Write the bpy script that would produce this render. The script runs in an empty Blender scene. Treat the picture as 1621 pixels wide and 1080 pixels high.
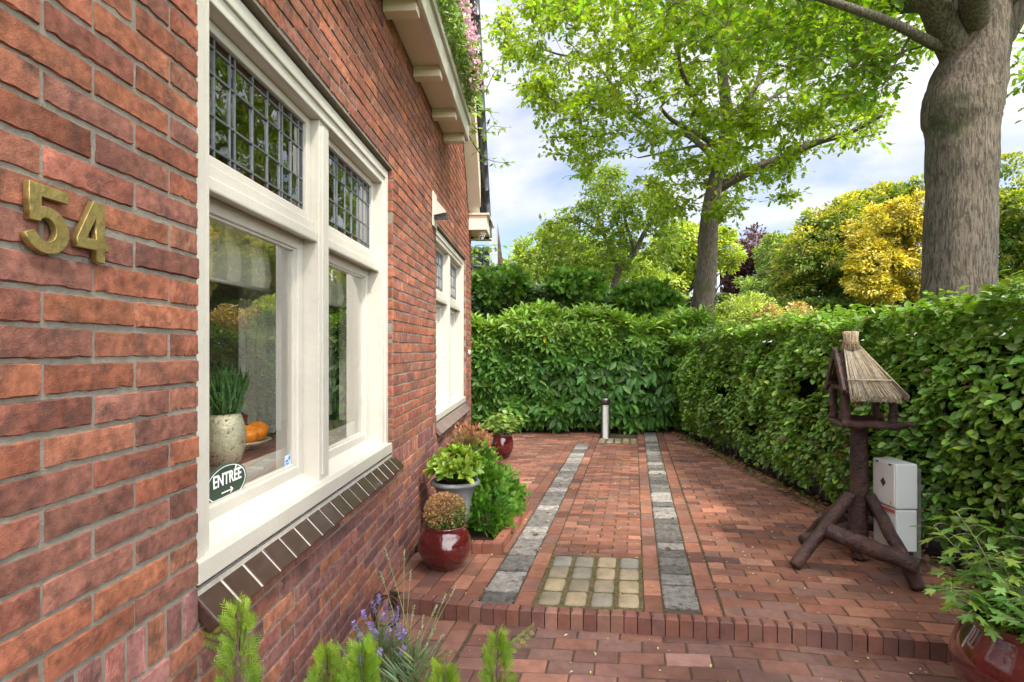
import bpy, math, random
import numpy as np
from mathutils import Vector, Matrix
R = math.radians
rnd = random.Random(7)
rng = np.random.default_rng(11)
SC = bpy.context.scene
COL = SC.collection

# ------------------------------------------------------------------ camera, sky, sun, exposure
H = 1.345                       # eye height above the patio
YAW = math.atan(44.5/894)       # camera turned a little towards the house
CAM = Vector((0.842, 0.0, H))
cam_d = bpy.data.cameras.new("camera"); cam = bpy.data.objects.new("camera", cam_d); COL.objects.link(cam)
cam.location = CAM; cam.rotation_euler = (R(90), 0, YAW)
cam_d.sensor_width = 36; cam_d.lens = 894/1621*36
cam_d.shift_y = 14/1621
cam_d.clip_start = 0.05; cam_d.clip_end = 2000
SC.camera = cam
SUN_DIR = Vector((0.42, -0.45, 0.95)).normalized()     # towards the sun
sd = bpy.data.lights.new("sun", 'SUN'); sd.energy = 2.0; sd.angle = R(5); sd.color = (1.0, 0.93, 0.82)
so = bpy.data.objects.new("sun", sd); COL.objects.link(so); so.location = (20, -10, 30)
so.rotation_euler = SUN_DIR.to_track_quat('Z', 'Y').to_euler()
W = bpy.data.worlds.new("World"); SC.world = W; W.use_nodes = True
nt = W.node_tree; nt.nodes.clear()
def wn(t, **k):
    n = nt.nodes.new(t)
    for a, b in k.items(): setattr(n, a, b)
    return n
out = wn('ShaderNodeOutputWorld'); bg = wn('ShaderNodeBackground'); sky = wn('ShaderNodeTexSky')
sky.sky_type = 'NISHITA'; sky.sun_disc = False
sky.sun_elevation = math.asin(SUN_DIR.z); sky.sun_rotation = math.atan2(SUN_DIR.x, SUN_DIR.y)
sky.air_density = 1.0; sky.dust_density = 0.6; sky.ozone_density = 1.4
bg.inputs['Strength'].default_value = 0.15
tc = wn('ShaderNodeTexCoord'); sep = wn('ShaderNodeSeparateXYZ'); nt.links.new(tc.outputs['Generated'], sep.inputs[0])
mx = wn('ShaderNodeMath', operation='MAXIMUM'); nt.links.new(sep.outputs['Z'], mx.inputs[0]); mx.inputs[1].default_value = 0.0
ad = wn('ShaderNodeMath', operation='ADD'); nt.links.new(mx.outputs[0], ad.inputs[0]); ad.inputs[1].default_value = 0.22
vd = wn('ShaderNodeVectorMath', operation='DIVIDE'); cb = wn('ShaderNodeCombineXYZ')
for i in range(3): nt.links.new(ad.outputs[0], cb.inputs[i])
nt.links.new(tc.outputs['Generated'], vd.inputs[0]); nt.links.new(cb.outputs[0], vd.inputs[1])
n1 = wn('ShaderNodeTexNoise'); n1.inputs['Scale'].default_value = 1.25; n1.inputs['Detail'].default_value = 7; n1.inputs['Roughness'].default_value = 0.52; n1.inputs['Distortion'].default_value = 0.25
mp = wn('ShaderNodeMapping'); mp.inputs['Location'].default_value = (3.1, 1.7, 0.4)
nt.links.new(vd.outputs[0], mp.inputs[0]); nt.links.new(mp.outputs[0], n1.inputs['Vector'])
cr = wn('ShaderNodeValToRGB'); cr.color_ramp.elements[0].position = 0.43; cr.color_ramp.elements[1].position = 0.60
nt.links.new(n1.outputs['Fac'], cr.inputs[0])
n2 = wn('ShaderNodeTexNoise'); n2.inputs['Scale'].default_value = 2.3; n2.inputs['Detail'].default_value = 5
mp2 = wn('ShaderNodeMapping'); mp2.inputs['Location'].default_value = (7.3, 2.2, 5.4)
nt.links.new(vd.outputs[0], mp2.inputs[0]); nt.links.new(mp2.outputs[0], n2.inputs['Vector'])
cc = wn('ShaderNodeMixRGB'); cc.inputs[1].default_value = (1.42, 1.47, 1.60, 1); cc.inputs[2].default_value = (1.80, 1.80, 1.80, 1)
nt.links.new(n2.outputs['Fac'], cc.inputs[0])
bl = wn('ShaderNodeMixRGB', blend_type='MULTIPLY'); bl.inputs[0].default_value = 1; bl.inputs[2].default_value = (.36, .33, .36, 1)
nt.links.new(sky.outputs[0], bl.inputs[1])
mxs = wn('ShaderNodeMixRGB'); nt.links.new(cr.outputs[0], mxs.inputs[0]); nt.links.new(bl.outputs[0], mxs.inputs[1]); nt.links.new(cc.outputs[0], mxs.inputs[2])
# sky brightened and warmed around the sun, unseen, added to fill the shade
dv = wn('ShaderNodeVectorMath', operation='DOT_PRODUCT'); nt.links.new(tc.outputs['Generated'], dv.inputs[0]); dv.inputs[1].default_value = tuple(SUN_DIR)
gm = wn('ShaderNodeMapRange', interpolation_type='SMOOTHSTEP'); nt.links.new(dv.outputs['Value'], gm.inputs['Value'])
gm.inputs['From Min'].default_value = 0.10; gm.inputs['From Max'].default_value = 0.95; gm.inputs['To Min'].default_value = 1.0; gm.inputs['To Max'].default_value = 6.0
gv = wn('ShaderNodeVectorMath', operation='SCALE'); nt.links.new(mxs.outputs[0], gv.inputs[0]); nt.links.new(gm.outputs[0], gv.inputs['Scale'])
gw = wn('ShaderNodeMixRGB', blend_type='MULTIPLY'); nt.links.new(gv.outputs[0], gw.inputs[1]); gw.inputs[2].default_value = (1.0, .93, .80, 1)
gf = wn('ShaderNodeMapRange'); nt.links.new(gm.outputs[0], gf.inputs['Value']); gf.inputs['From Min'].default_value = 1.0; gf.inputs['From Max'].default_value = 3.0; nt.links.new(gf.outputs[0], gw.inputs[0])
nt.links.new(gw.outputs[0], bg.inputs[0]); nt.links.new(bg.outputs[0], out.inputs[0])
SC.view_settings.view_transform = 'Standard'; SC.view_settings.look = 'None'
SC.view_settings.exposure = 2.15; SC.view_settings.gamma = 1.0
SC.cycles.use_denoising = True
SC.cycles.max_bounces = 8; SC.cycles.transparent_max_bounces = 12; SC.cycles.diffuse_bounces = 4

# ------------------------------------------------------------------ geometry of the view
RT = Vector((math.cos(YAW), math.sin(YAW), 0)); FW = Vector((-math.sin(YAW), math.cos(YAW), 0))
def Wd(X, Z, z=0.0):
    p = CAM + RT*X + FW*Z; return Vector((p.x, p.y, z))
def P(px, py, Z):
    return Wd((px-810.5)/894*Z, Z, H-(py-554)/894*Z)
def G(px, py, z=0.0):
    Z = 894*(H-z)/(py-554); return Wd((px-810.5)/894*Z, Z, z)

# ------------------------------------------------------------------ materials
def new_mat(name):
    m = bpy.data.materials.new(name); m.use_nodes = True
    t = m.node_tree; b = t.nodes['Principled BSDF']
    return m, t, b
def nd(t, ty, ins=None, **k):
    n = t.nodes.new(ty)
    for a, v in k.items(): setattr(n, a, v)
    for a, v in (ins or {}).items():
        if hasattr(v, 'is_output') or isinstance(v, bpy.types.NodeSocket): t.links.new(v, n.inputs[a])
        else: n.inputs[a].default_value = v
    return n
def surf(name, col=(.5,.5,.5), rough=.6, var=.25, scale=8, bump=.15, bscale=60, attr=False, metal=0, spec=.5, var2=0, scale2=1.2, coat=0, detail=6, dist=.01, dark=None, dpos=(.55,.7)):
    """painted / stone / wood surface: base colour (or vertex tint) broken up by two noises, with a fine bump"""
    m, t, b = new_mat(name)
    g = nd(t, 'ShaderNodeTexCoord')
    n = nd(t, 'ShaderNodeTexNoise', {'Vector': g.outputs['Object'], 'Scale': scale, 'Detail': detail, 'Roughness': .6})
    mr = nd(t, 'ShaderNodeMapRange', {'Value': n.outputs['Fac'], 'From Min': .3, 'From Max': .7, 'To Min': 1-var, 'To Max': 1+var})
    if attr:
        a = nd(t, 'ShaderNodeAttribute', attribute_name='tint'); src = a.outputs['Color']
    else:
        a = nd(t, 'ShaderNodeRGB'); a.outputs[0].default_value = (*col, 1); src = a.outputs[0]
    v = nd(t, 'ShaderNodeVectorMath', {0: src, 'Scale': mr.outputs[0]}, operation='SCALE')
    res = v.outputs[0]
    if var2:
        n2 = nd(t, 'ShaderNodeTexNoise', {'Vector': g.outputs['Object'], 'Scale': scale2, 'Detail': 4})
        mr2 = nd(t, 'ShaderNodeMapRange', {'Value': n2.outputs['Fac'], 'From Min': .3, 'From Max': .7, 'To Min': 1-var2, 'To Max': 1+var2})
        res = nd(t, 'ShaderNodeVectorMath', {0: res, 'Scale': mr2.outputs[0]}, operation='SCALE').outputs[0]
    if dark:
        n3 = nd(t, 'ShaderNodeTexNoise', {'Vector': g.outputs['Object'], 'Scale': dark[3], 'Detail': 8, 'Roughness': .7})
        mr3 = nd(t, 'ShaderNodeMapRange', {'Value': n3.outputs['Fac'], 'From Min': dpos[0], 'From Max': dpos[1], 'To Min': 0, 'To Max': 1})
        mm = nd(t, 'ShaderNodeMixRGB', {0: mr3.outputs[0], 1: res, 2: (*dark[:3], 1)}); res = mm.outputs[0]
    t.links.new(res, b.inputs['Base Color'])
    b.inputs['Roughness'].default_value = rough; b.inputs['Metallic'].default_value = metal
    b.inputs['Specular IOR Level'].default_value = spec; b.inputs['Coat Weight'].default_value = coat
    if coat: b.inputs['Coat Roughness'].default_value = .06
    if bump:
        nb = nd(t, 'ShaderNodeTexNoise', {'Vector': g.outputs['Object'], 'Scale': bscale, 'Detail': 6, 'Roughness': .65})
        bp = nd(t, 'ShaderNodeBump', {'Height': nb.outputs['Fac'], 'Strength': bump, 'Distance': dist})
        t.links.new(bp.outputs[0], b.inputs['Normal'])
    return m
def leafm(name, trans=.38, rough=.42, tcol=(1.25,1.35,.35), spec=.4):
    m, t, b = new_mat(name)
    a = nd(t, 'ShaderNodeAttribute', attribute_name='tint')
    t.links.new(a.outputs['Color'], b.inputs['Base Color'])
    b.inputs['Roughness'].default_value = rough; b.inputs['Specular IOR Level'].default_value = spec
    mu = nd(t, 'ShaderNodeMixRGB', {0: 1.0, 1: a.outputs['Color'], 2: (*tcol, 1)}, blend_type='MULTIPLY')
    tr = nd(t, 'ShaderNodeBsdfTranslucent', {'Color': mu.outputs[0]})
    ms = nd(t, 'ShaderNodeMixShader', {0: trans, 1: b.outputs[0], 2: tr.outputs[0]})
    t.links.new(ms.outputs[0], t.nodes['Material Output'].inputs['Surface'])
    return m
def glassm(name, tint=(1,1,1), boost=1.0, base=.06, rough=0.0, wob=0):
    m, t, b = new_mat(name); t.nodes.remove(b)
    ge = nd(t, 'ShaderNodeNewGeometry')       # Schlick reflectance, the same from both sides of the pane
    dt = nd(t, 'ShaderNodeVectorMath', {0: ge.outputs['Incoming'], 1: ge.outputs['True Normal']}, operation='DOT_PRODUCT')
    ab = nd(t, 'ShaderNodeMath', {0: dt.outputs['Value']}, operation='ABSOLUTE')
    om = nd(t, 'ShaderNodeMath', {0: 1.0, 1: ab.outputs[0]}, operation='SUBTRACT')
    p5 = nd(t, 'ShaderNodeMath', {0: om.outputs[0], 1: 5.0}, operation='POWER')
    fr = nd(t, 'ShaderNodeMath', {0: p5.outputs[0], 1: .96, 2: .04}, operation='MULTIPLY_ADD')
    ma = nd(t, 'ShaderNodeMath', {0: fr.outputs[0], 1: boost, 2: base}, operation='MULTIPLY_ADD'); ma.use_clamp = True
    tr = nd(t, 'ShaderNodeBsdfTransparent', {'Color': (*tint, 1)})
    gl = nd(t, 'ShaderNodeBsdfGlossy', {'Color': (1,1,1,1), 'Roughness': rough})
    if wob:
        g = nd(t, 'ShaderNodeTexCoord')
        nb = nd(t, 'ShaderNodeTexNoise', {'Vector': g.outputs['Object'], 'Scale': 5.0, 'Detail': 1})
        bp = nd(t, 'ShaderNodeBump', {'Height': nb.outputs['Fac'], 'Strength': wob, 'Distance': .02})
        t.links.new(bp.outputs[0], gl.inputs['Normal'])
    ms = nd(t, 'ShaderNodeMixShader', {0: ma.outputs[0], 1: tr.outputs[0], 2: gl.outputs[0]})
    t.links.new(ms.outputs[0], t.nodes['Material Output'].inputs['Surface'])
    return m
def barkm(name, col, col2, moss=None, sx=14, sz=2.2):
    m, t, b = new_mat(name)
    sx*=1.5; sz*=1.4
    g = nd(t, 'ShaderNodeTexCoord'); mpn = nd(t, 'ShaderNodeMapping', {'Vector': g.outputs['Object'], 'Scale': (sx, sx, sz)})
    vo = nd(t, 'ShaderNodeTexNoise', {'Vector': mpn.outputs[0], 'Scale': 2.2, 'Detail': 8, 'Roughness': .72, 'Distortion': .6})
    mr = nd(t, 'ShaderNodeMapRange', {'Value': vo.outputs['Fac'], 'From Min': .43, 'From Max': .56})
    mm = nd(t, 'ShaderNodeMixRGB', {0: mr.outputs[0], 1: (*col2, 1), 2: (*col, 1)}); res = mm.outputs[0]
    if moss:
        n3 = nd(t, 'ShaderNodeTexNoise', {'Vector': g.outputs['Object'], 'Scale': 2.2, 'Detail': 9, 'Roughness': .7})
        mr3 = nd(t, 'ShaderNodeMapRange', {'Value': n3.outputs['Fac'], 'From Min': .56, 'From Max': .66})
        res = nd(t, 'ShaderNodeMixRGB', {0: mr3.outputs[0], 1: res, 2: (*moss, 1)}).outputs[0]
    t.links.new(res, b.inputs['Base Color']); b.inputs['Roughness'].default_value = .9
    bp = nd(t, 'ShaderNodeBump', {'Height': vo.outputs['Fac'], 'Strength': 1.0, 'Distance': .07})
    t.links.new(bp.outputs[0], b.inputs['Normal'])
    return m
M = {}
M['brick'] = surf('brick_face', rough=.9, var=.42, scale=34, bump=.8, bscale=300, attr=True, var2=.14, scale2=7, dist=.0032, spec=.15, dark=(.065,.043,.036,15), dpos=(.50,.72), detail=9)
M['mortar'] = surf('wall_mortar', (.215,.19,.15), .95, .18, 30, .6, 160, spec=.1, dist=.005)
M['paver'] = surf('paver_clay', rough=.85, var=.22, scale=16, bump=.5, bscale=150, attr=True, var2=.2, scale2=1.6, dist=.004, spec=.25, dark=(.075,.055,.045,4.0), dpos=(.56,.80))
M['sand'] = surf('joint_sand', (.075,.055,.038), .95, .4, 40, .5, 120, spec=.1)
M['grout'] = surf('sandy_joint', (.13,.10,.055), .95, .45, 60, .8, 140, spec=.1, dist=.01, dark=(.05,.07,.02,20), dpos=(.5,.65))
M['bluestone'] = surf('tumbled_stone', rough=.85, var=.4, scale=22, bump=1.0, bscale=40, attr=True, dist=.03, spec=.3, dark=(.045,.040,.036,13), dpos=(.55,.64), detail=9)
M['cobble'] = surf('sandstone_cobble', rough=.75, var=.2, scale=18, bump=.6, bscale=60, attr=True, dist=.008, spec=.3, dark=(.10,.09,.065,9), dpos=(.5,.75))
M['white'] = surf('cream_paint', (.47,.44,.375), .32, .05, 6, .22, 30, spec=.5, var2=.04, dark=(.38,.35,.29,7), dpos=(.58,.85))
M['cream'] = surf('soffit_paint', (.62,.54,.43), .5, .05, 5, .06, 30, var2=.05)
M['tile'] = surf('glazed_sill_tile', (.045,.022,.018), .16, .25, 30, .12, 50, spec=.6, coat=.5)
M['tile_dull'] = surf('dull_sill_tile', (.115,.085,.070), .55, .3, 20, .3, 80)
M['tjoint'] = surf('white_joint', (.40,.36,.31), .9, .2, 40, .3, 80)
M['lead'] = surf('lead_came', (.17,.18,.19), .4, .15, 20, .1, 80, metal=.7)
M['glass'] = glassm('window_glass', (.97,.98,.96), 2.0, .16, wob=.010)
M['leadglass'] = glassm('old_glass', (.55,.62,.45), 1.6, .10, wob=.25)
M['amber'] = glassm('amber_glass', (.42,.20,.03), .8, .04, wob=.2)
M['ruby'] = glassm('ruby_glass', (.10,.012,.012), .8, .04, wob=.2)
M['brass'] = surf('aged_brass', (.36,.265,.09), .42, .22, 25, .3, 90, metal=.75, dark=(.10,.07,.03,14), dpos=(.58,.72))
M['oxblood'] = surf('oxblood_glaze', (.085,.008,.008), .12, .5, 7, .05, 20, spec=.6, coat=1.0, var2=.3, scale2=3, dark=(.02,.004,.004,16), dpos=(.55,.75))
M['zinc'] = surf('zinc_urn', (.27,.28,.29), .55, .18, 9, .15, 40, metal=.35, dark=(.12,.09,.07,10), dpos=(.6,.75))
M['soil'] = surf('garden_soil', (.045,.030,.020), .95, .5, 40, 1.0, 60, spec=.1, dist=.03)
M['grassg'] = surf('lawn_ground', (.06,.10,.025), .95, .4, 3, .6, 40, spec=.1, dist=.03)
M['steel'] = surf('brushed_steel', (.27,.26,.245), .35, .1, 20, .05, 200, metal=1)
M['logwood'] = surf('stained_log', (.052,.021,.016), .36, .7, 16, .9, 45, spec=.5, var2=.5, scale2=5, dark=(.16,.095,.062,26), dpos=(.63,.72), dist=.02)
M['rawwood'] = surf('bare_wood', (.24,.13,.075), .7, .3, 20, .3, 60)
M['reed'] = surf('thatch_reed', rough=.8, var=.3, scale=60, bump=.2, bscale=120, attr=True)
M['plastic'] = surf('light_grey_plastic', (.60,.62,.60), .42, .04, 4, .03, 100, var2=.03)
M['plasticd'] = surf('dark_plastic', (.04,.045,.06), .4, .1, 10, .05, 60)
M['redstrip'] = surf('red_strip', (.40,.10,.06), .4, .1, 10, .05, 60)
M['greenwood'] = surf('mossy_post', (.11,.115,.085), .85, .3, 20, .4, 60)
M['roof'] = surf('dark_roof_tile', (.030,.033,.040), .22, .3, 12, .2, 30, spec=.6)
M['roofb'] = surf('brown_roof_tile', (.22,.13,.085), .7, .4, 6, .3, 30, attr=False)
M['render'] = surf('white_render', (.78,.80,.82), .7, .04, 3, .1, 40)
M['inwall'] = surf('inside_wall', (.60,.55,.45), .8, .05, 3, .05, 30)
M['inwood'] = surf('dark_sill_wood', (.07,.035,.025), .35, .3, 10, .1, 40)
M['floorin'] = surf('inside_floor', (.10,.06,.035), .5, .3, 10, .1, 40)
M['cloth'] = surf('curtain_cloth', (.40,.37,.32), .9, .06, 20, .2, 200)
M['stripe'] = surf('striped_cloth', rough=.9, var=.05, scale=30, bump=.2, bscale=250, attr=True)
M['orange'] = surf('orange_peel', (.80,.24,.015), .42, .08, 12, .3, 160, dist=.002)
M['apple'] = surf('red_apple_skin', (.14,.012,.018), .3, .35, 12, .05, 40)
M['lemon'] = surf('lemon_peel', (.55,.42,.04), .45, .1, 12, .25, 120)
M['silver'] = surf('mercury_glass', (.66,.60,.42), .28, .2, 40, .9, 90, metal=.45, dist=.006, dark=(.09,.08,.05,70), dpos=(.56,.64))
M['signgreen'] = surf('dark_green_enamel', (.025,.05,.035), .35, .1, 12, .03, 60)
M['signwhite'] = surf('white_lettering', (.75,.77,.70), .5, .05, 30, 0)
M['sticker'] = surf('pale_blue_sticker', (.45,.55,.66), .5, .1, 60, 0)
M['stickblue'] = surf('blue_print', (.08,.16,.40), .5, .1, 60, 0)
M['iron'] = surf('rusty_iron', (.05,.025,.02), .6, .4, 30, .3, 80, metal=.4)
M['camera_body'] = surf('camera_white', (.70,.70,.68), .35, .03, 8, 0)
M['black'] = surf('black_gloss', (.01,.01,.012), .15, .1, 8, 0)
M['lamp'] = surf('galvanised_pole', (.62,.64,.66), .5, .05, 5, 0)
M['vinyl'] = surf('pinkish_boards', (.42,.33,.29), .6, .08, 6, .05, 40)
M['bark_oak'] = barkm('oak_bark', (.27,.215,.16), (.085,.062,.045), (.085,.095,.035))
M['bark_mid'] = barkm('slim_oak_bark', (.22,.17,.125), (.075,.055,.04), (.10,.10,.04), 18, 3)
M['bark_dark'] = barkm('dark_bark', (.10,.075,.055), (.035,.025,.02), None, 20, 4)
M['twig'] = surf('brown_twig', (.075,.05,.033), .85, .3, 30, .2, 60)
M['stem'] = surf('green_stem', (.16,.22,.06), .6, .2, 30, 0)
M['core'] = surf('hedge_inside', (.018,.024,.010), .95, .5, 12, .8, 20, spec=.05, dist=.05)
M['oakleaf'] = leafm('oak_leaf', .50, .45, (1.25,1.4,.35))
M['beech'] = leafm('beech_leaf', .30, .36, spec=.5)
M['laurel'] = leafm('laurel_leaf', .28, .38, spec=.4)
M['farleaf'] = leafm('far_leaf', .40, .55)
M['conif'] = leafm('conifer_spray', .28, .5)
M['petal'] = leafm('flower_petal', .3, .6, (1,1,1))

# ------------------------------------------------------------------ mesh helpers
def set_props(o, label=None, cat=None, group=None, kind=None):
    if label: o['label'] = label
    if cat: o['category'] = cat
    if group: o['group'] = group
    if kind: o['kind'] = kind
    return o
def link(name, me, mat=None, parent=None, loc=None):
    if mat is not None:
        for mm in (mat if isinstance(mat, (list, tuple)) else [mat]): me.materials.append(mm)
    o = bpy.data.objects.new(name, me); COL.objects.link(o)
    if parent is not None:
        o.parent = parent
        if loc is None and parent.type == 'EMPTY': loc = -parent.location     # meshes are written in world coordinates
    if loc is not None: o.location = loc
    return o
def empty(name, loc, label, cat, group=None, rot=0):
    o = bpy.data.objects.new(name, None); COL.objects.link(o); o.location = loc; o.rotation_euler = (0,0,rot)
    o.empty_display_size = .1
    return set_props(o, label, cat, group)
def raw(name, V, F, cols=None, smooth=False, midx=None):
    """fast mesh from numpy verts and a list / array of faces"""
    me = bpy.data.meshes.new(name)
    V = np.asarray(V, dtype=np.float32)
    if isinstance(F, np.ndarray):
        n, k = F.shape; starts = np.arange(0, n*k, k, dtype=np.int32); loops = F.astype(np.int32).ravel()
    else:
        ln = np.array([len(f) for f in F], dtype=np.int32); n = len(F)
        starts = np.concatenate([[0], np.cumsum(ln)[:-1]]).astype(np.int32); loops = np.fromiter((i for f in F for i in f), dtype=np.int32)
    me.vertices.add(len(V)); me.vertices.foreach_set('co', V.ravel())
    me.loops.add(len(loops)); me.loops.foreach_set('vertex_index', loops)
    me.polygons.add(n); me.polygons.foreach_set('loop_start', starts)
    if midx is not None: me.polygons.foreach_set('material_index', np.asarray(midx, dtype=np.int32))
    me.polygons.foreach_set('use_smooth', np.full(n, smooth, dtype=bool))
    if cols is not None:
        at = me.color_attributes.new('tint', 'FLOAT_COLOR', 'POINT')
        c = np.ones((len(V), 4), dtype=np.float32); c[:, :3] = cols; at.data.foreach_set('color', c.ravel())
    me.update(calc_edges=True)
    return me
class MB:
    """collects shapes into ONE mesh"""
    def __init__(s): s.v=[]; s.f=[]; s.c=[]; s.m=[]; s.cur=(1,1,1); s.mi=0; s.sm=[]; s.smooth=False
    def add(s, vs, fs):
        b = len(s.v); s.v += [tuple(x) for x in vs]; s.c += [s.cur]*len(vs)
        for f in fs: s.f.append([b+i for i in f]); s.m.append(s.mi); s.sm.append(s.smooth)
    def box(s, lo, hi, bev=0.0, M4=None):
        lo=Vector(lo); hi=Vector(hi)
        if bev<=0:
            vs=[Vector((x,y,z)) for z in (lo.z,hi.z) for y in (lo.y,hi.y) for x in (lo.x,hi.x)]
            fs=[(0,2,3,1),(4,5,7,6),(0,1,5,4),(2,6,7,3),(0,4,6,2),(1,3,7,5)]
        else:
            import bmesh
            bm=bmesh.new(); bmesh.ops.create_cube(bm,size=1)
            d=hi-lo; c=(hi+lo)/2
            for v in bm.verts: v.co=Vector((v.co.x*d.x,v.co.y*d.y,v.co.z*d.z))+c
            bmesh.ops.bevel(bm,geom=bm.edges[:],offset=min(bev,min(d)*.45),segments=2,affect='EDGES',profile=.6)
            bm.verts.index_update(); vs=[v.co.copy() for v in bm.verts]; fs=[[v.index for v in f.verts] for f in bm.faces]; bm.free()
        if M4 is not None: vs=[M4@v for v in vs]
        s.add(vs,fs); return s
    def tube(s, pts, rad, n=8, cap=True, jit=0):
        pts=[Vector(p) for p in pts]; rads=rad if isinstance(rad,(list,tuple)) else [rad]*len(pts)
        vs=[]; fs=[]; up=None
        for i,p in enumerate(pts):
            d=(pts[min(i+1,len(pts)-1)]-pts[max(i-1,0)])
            if d.length<1e-9: d=Vector((0,0,1))
            d.normalize()
            if up is None:
                a=Vector((1,0,0)) if abs(d.x)<.8 else Vector((0,1,0)); up=d.cross(a).normalized()
            up=(up-d*up.dot(d)); up=up.normalized() if up.length>1e-6 else d.orthogonal().normalized()
            w=d.cross(up)
            for k in range(n):
                a=2*math.pi*k/n; r=rads[i]*(1+(rnd.uniform(-jit,jit) if jit else 0))
                vs.append(p+up*(math.cos(a)*r)+w*(math.sin(a)*r))
        for i in range(len(pts)-1):
            for k in range(n):
                a=i*n+k; b=i*n+(k+1)%n; fs.append((a,b,b+n,a+n))
        if cap: fs.append(tuple(reversed(range(n)))); fs.append(tuple((len(pts)-1)*n+k for k in range(n)))
        o=s.smooth; s.smooth=True; s.add(vs,fs); s.smooth=o; return s
    def lathe(s, prof, n=32, c=(0,0,0), M4=None, sx=1, sy=1):
        vs=[]; fs=[]; c=Vector(c)
        for r,z in prof:
            for k in range(n):
                a=2*math.pi*k/n; v=Vector((r*math.cos(a)*sx,r*math.sin(a)*sy,z)); vs.append((M4@v if M4 is not None else v)+c)
        for i in range(len(prof)-1):
            for k in range(n):
                a=i*n+k; b=i*n+(k+1)%n; fs.append((a,b,b+n,a+n))
        if prof[0][0]>1e-5: fs.append(tuple(reversed(range(n))))
        if prof[-1][0]>1e-5: fs.append(tuple((len(prof)-1)*n+k for k in range(n)))
        o=s.smooth; s.smooth=True; s.add(vs,fs); s.smooth=o; return s
    def prism(s, poly, z0, z1, bev=0.0, M4=None, jz=None):
        """convex polygon (xy) extruded, top edge bevelled"""
        n=len(poly); cx=sum(p[0] for p in poly)/n; cy=sum(p[1] for p in poly)/n
        def ins(p,d):
            L=math.hypot(p[0]-cx,p[1]-cy) or 1; return (p[0]-(p[0]-cx)/L*d,p[1]-(p[1]-cy)/L*d)
        vs=[Vector((p[0],p[1],z0)) for p in poly]
        dz=lambda p:(jz(p) if jz else 0)
        if bev>0:
            vs+=[Vector((p[0],p[1],z1-bev+dz(p))) for p in poly]; vs+=[Vector((*ins(p,bev*1.5),z1+dz(p))) for p in poly]
            k=2
        else:
            vs+=[Vector((p[0],p[1],z1+dz(p))) for p in poly]; k=1
        fs=[tuple(reversed(range(n)))]
        for r in range(k):
            for i in range(n): fs.append((r*n+i,r*n+(i+1)%n,(r+1)*n+(i+1)%n,(r+1)*n+i))
        fs.append(tuple(k*n+i for i in range(n)))
        if M4 is not None: vs=[M4@v for v in vs]
        s.add(vs,fs); return s
    def build(s, name, mat, parent=None, smooth=None, tint=False, loc=None):
        V=np.array(s.v,dtype=np.float32)
        if loc is not None: V=V-np.array(loc,dtype=np.float32)
        me=raw(name, V, s.f, np.array(s.c,dtype=np.float32) if tint else None, False, s.m)
        me.polygons.foreach_set('use_smooth', np.array(s.sm,dtype=bool) if smooth is None else np.full(len(s.f),smooth,dtype=bool))
        return link(name, me, mat, parent, loc)
# ---------------- leaves
def fold(side, k=.10, droop=.10):
    """half outlines -> folded leaf template, length 1 along +Y"""
    V=[(0,0,0)]; L=[(-x,y) for x,y in side]; Rr=list(side)
    mid=[(0,.5,-.0)]
    V+= [(x,y,abs(x)*k*2-droop*y*y) for x,y in L]; V+= [(x,y,abs(x)*k*2-droop*y*y) for x,y in Rr]
    n=len(side); V.append((0,1,-droop)); V.append((0,.5,-droop*.25)); t=2*n+1; m=2*n+2
    F=[(0,m,t)+tuple(range(n,0,-1)), (0,)+tuple(range(n+1,2*n+1))+(t,m)]
    return np.array(V), F
T_BEECH=fold([(.20,.12),(.33,.36),(.30,.62),(.15,.86)],.16,.12)
T_LAUREL=fold([(.09,.15),(.16,.42),(.14,.70)],.25,.16)
T_OAK=fold([(.07,.12),(.22,.26),(.12,.36),(.34,.52),(.17,.62),(.27,.80),(.10,.90)],.12,.12)
T_SIMPLE=fold([(.26,.45)],.18,.15)
T_LANCE=fold([(.06,.3),(.05,.7)],.2,.3)
def _maple():
    pts=[]; lob=[(-100,.55),(-52,.85),(0,1.0),(52,.85),(100,.55)]
    out=[(0,0)]
    for i,(a,r) in enumerate(lob):
        for da,rr in ((-17,.66),(-9,.72),(-7,.86),(0,1),(7,.86),(9,.72),(17,.66)):
            an=R(a+da); out.append((math.sin(an)*r*rr*.6, .36+math.cos(an)*r*rr*.62))
        if i<4:
            an=R((a+lob[i+1][0])/2); out.append((math.sin(an)*.23,.36+math.cos(an)*.23))
    V=[(0,.36,-.03)]+[(x,y,abs(x)*.10-.12*max(0,y-.36)) for x,y in out]
    n=len(out); F=[(0,1+i,1+(i+1)%n) for i in range(n)]
    return np.array(V),F
T_MAPLE=_maple()
def _fan(n=7,spread=62,w=.075):
    V=[];F=[]
    def blade(x0,y0,a,L,ww):
        b=len(V); d=(math.sin(a),math.cos(a)); q=(d[1],-d[0])
        for u,s in ((0,0),(.45,1),(1,0),(.45,-1)):
            V.append((x0+d[0]*L*u+q[0]*ww*s, y0+d[1]*L*u+q[1]*ww*s, .10*math.sin(3*(y0+u*L))-.06*abs(x0+d[0]*L*u)))
        F.append((b,b+1,b+2,b+3))
    blade(0,0,0,1,w*.8)
    for i in range(n):
        y=.12+.72*i/n; s=1 if i%2 else -1; L=.50*(1-.55*i/n)
        blade(0,y,s*R(spread-14*i/n),L,w)
        blade(s*L*.3,y+L*.22,s*R(20),L*.45,w*.7)
    return np.array(V),F
T_FAN=_fan(7,68,.105)
T_THUJA=_fan(10,50,.024)
def norm(a): return a/np.maximum(np.linalg.norm(a,axis=1,keepdims=True),1e-9)
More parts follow.
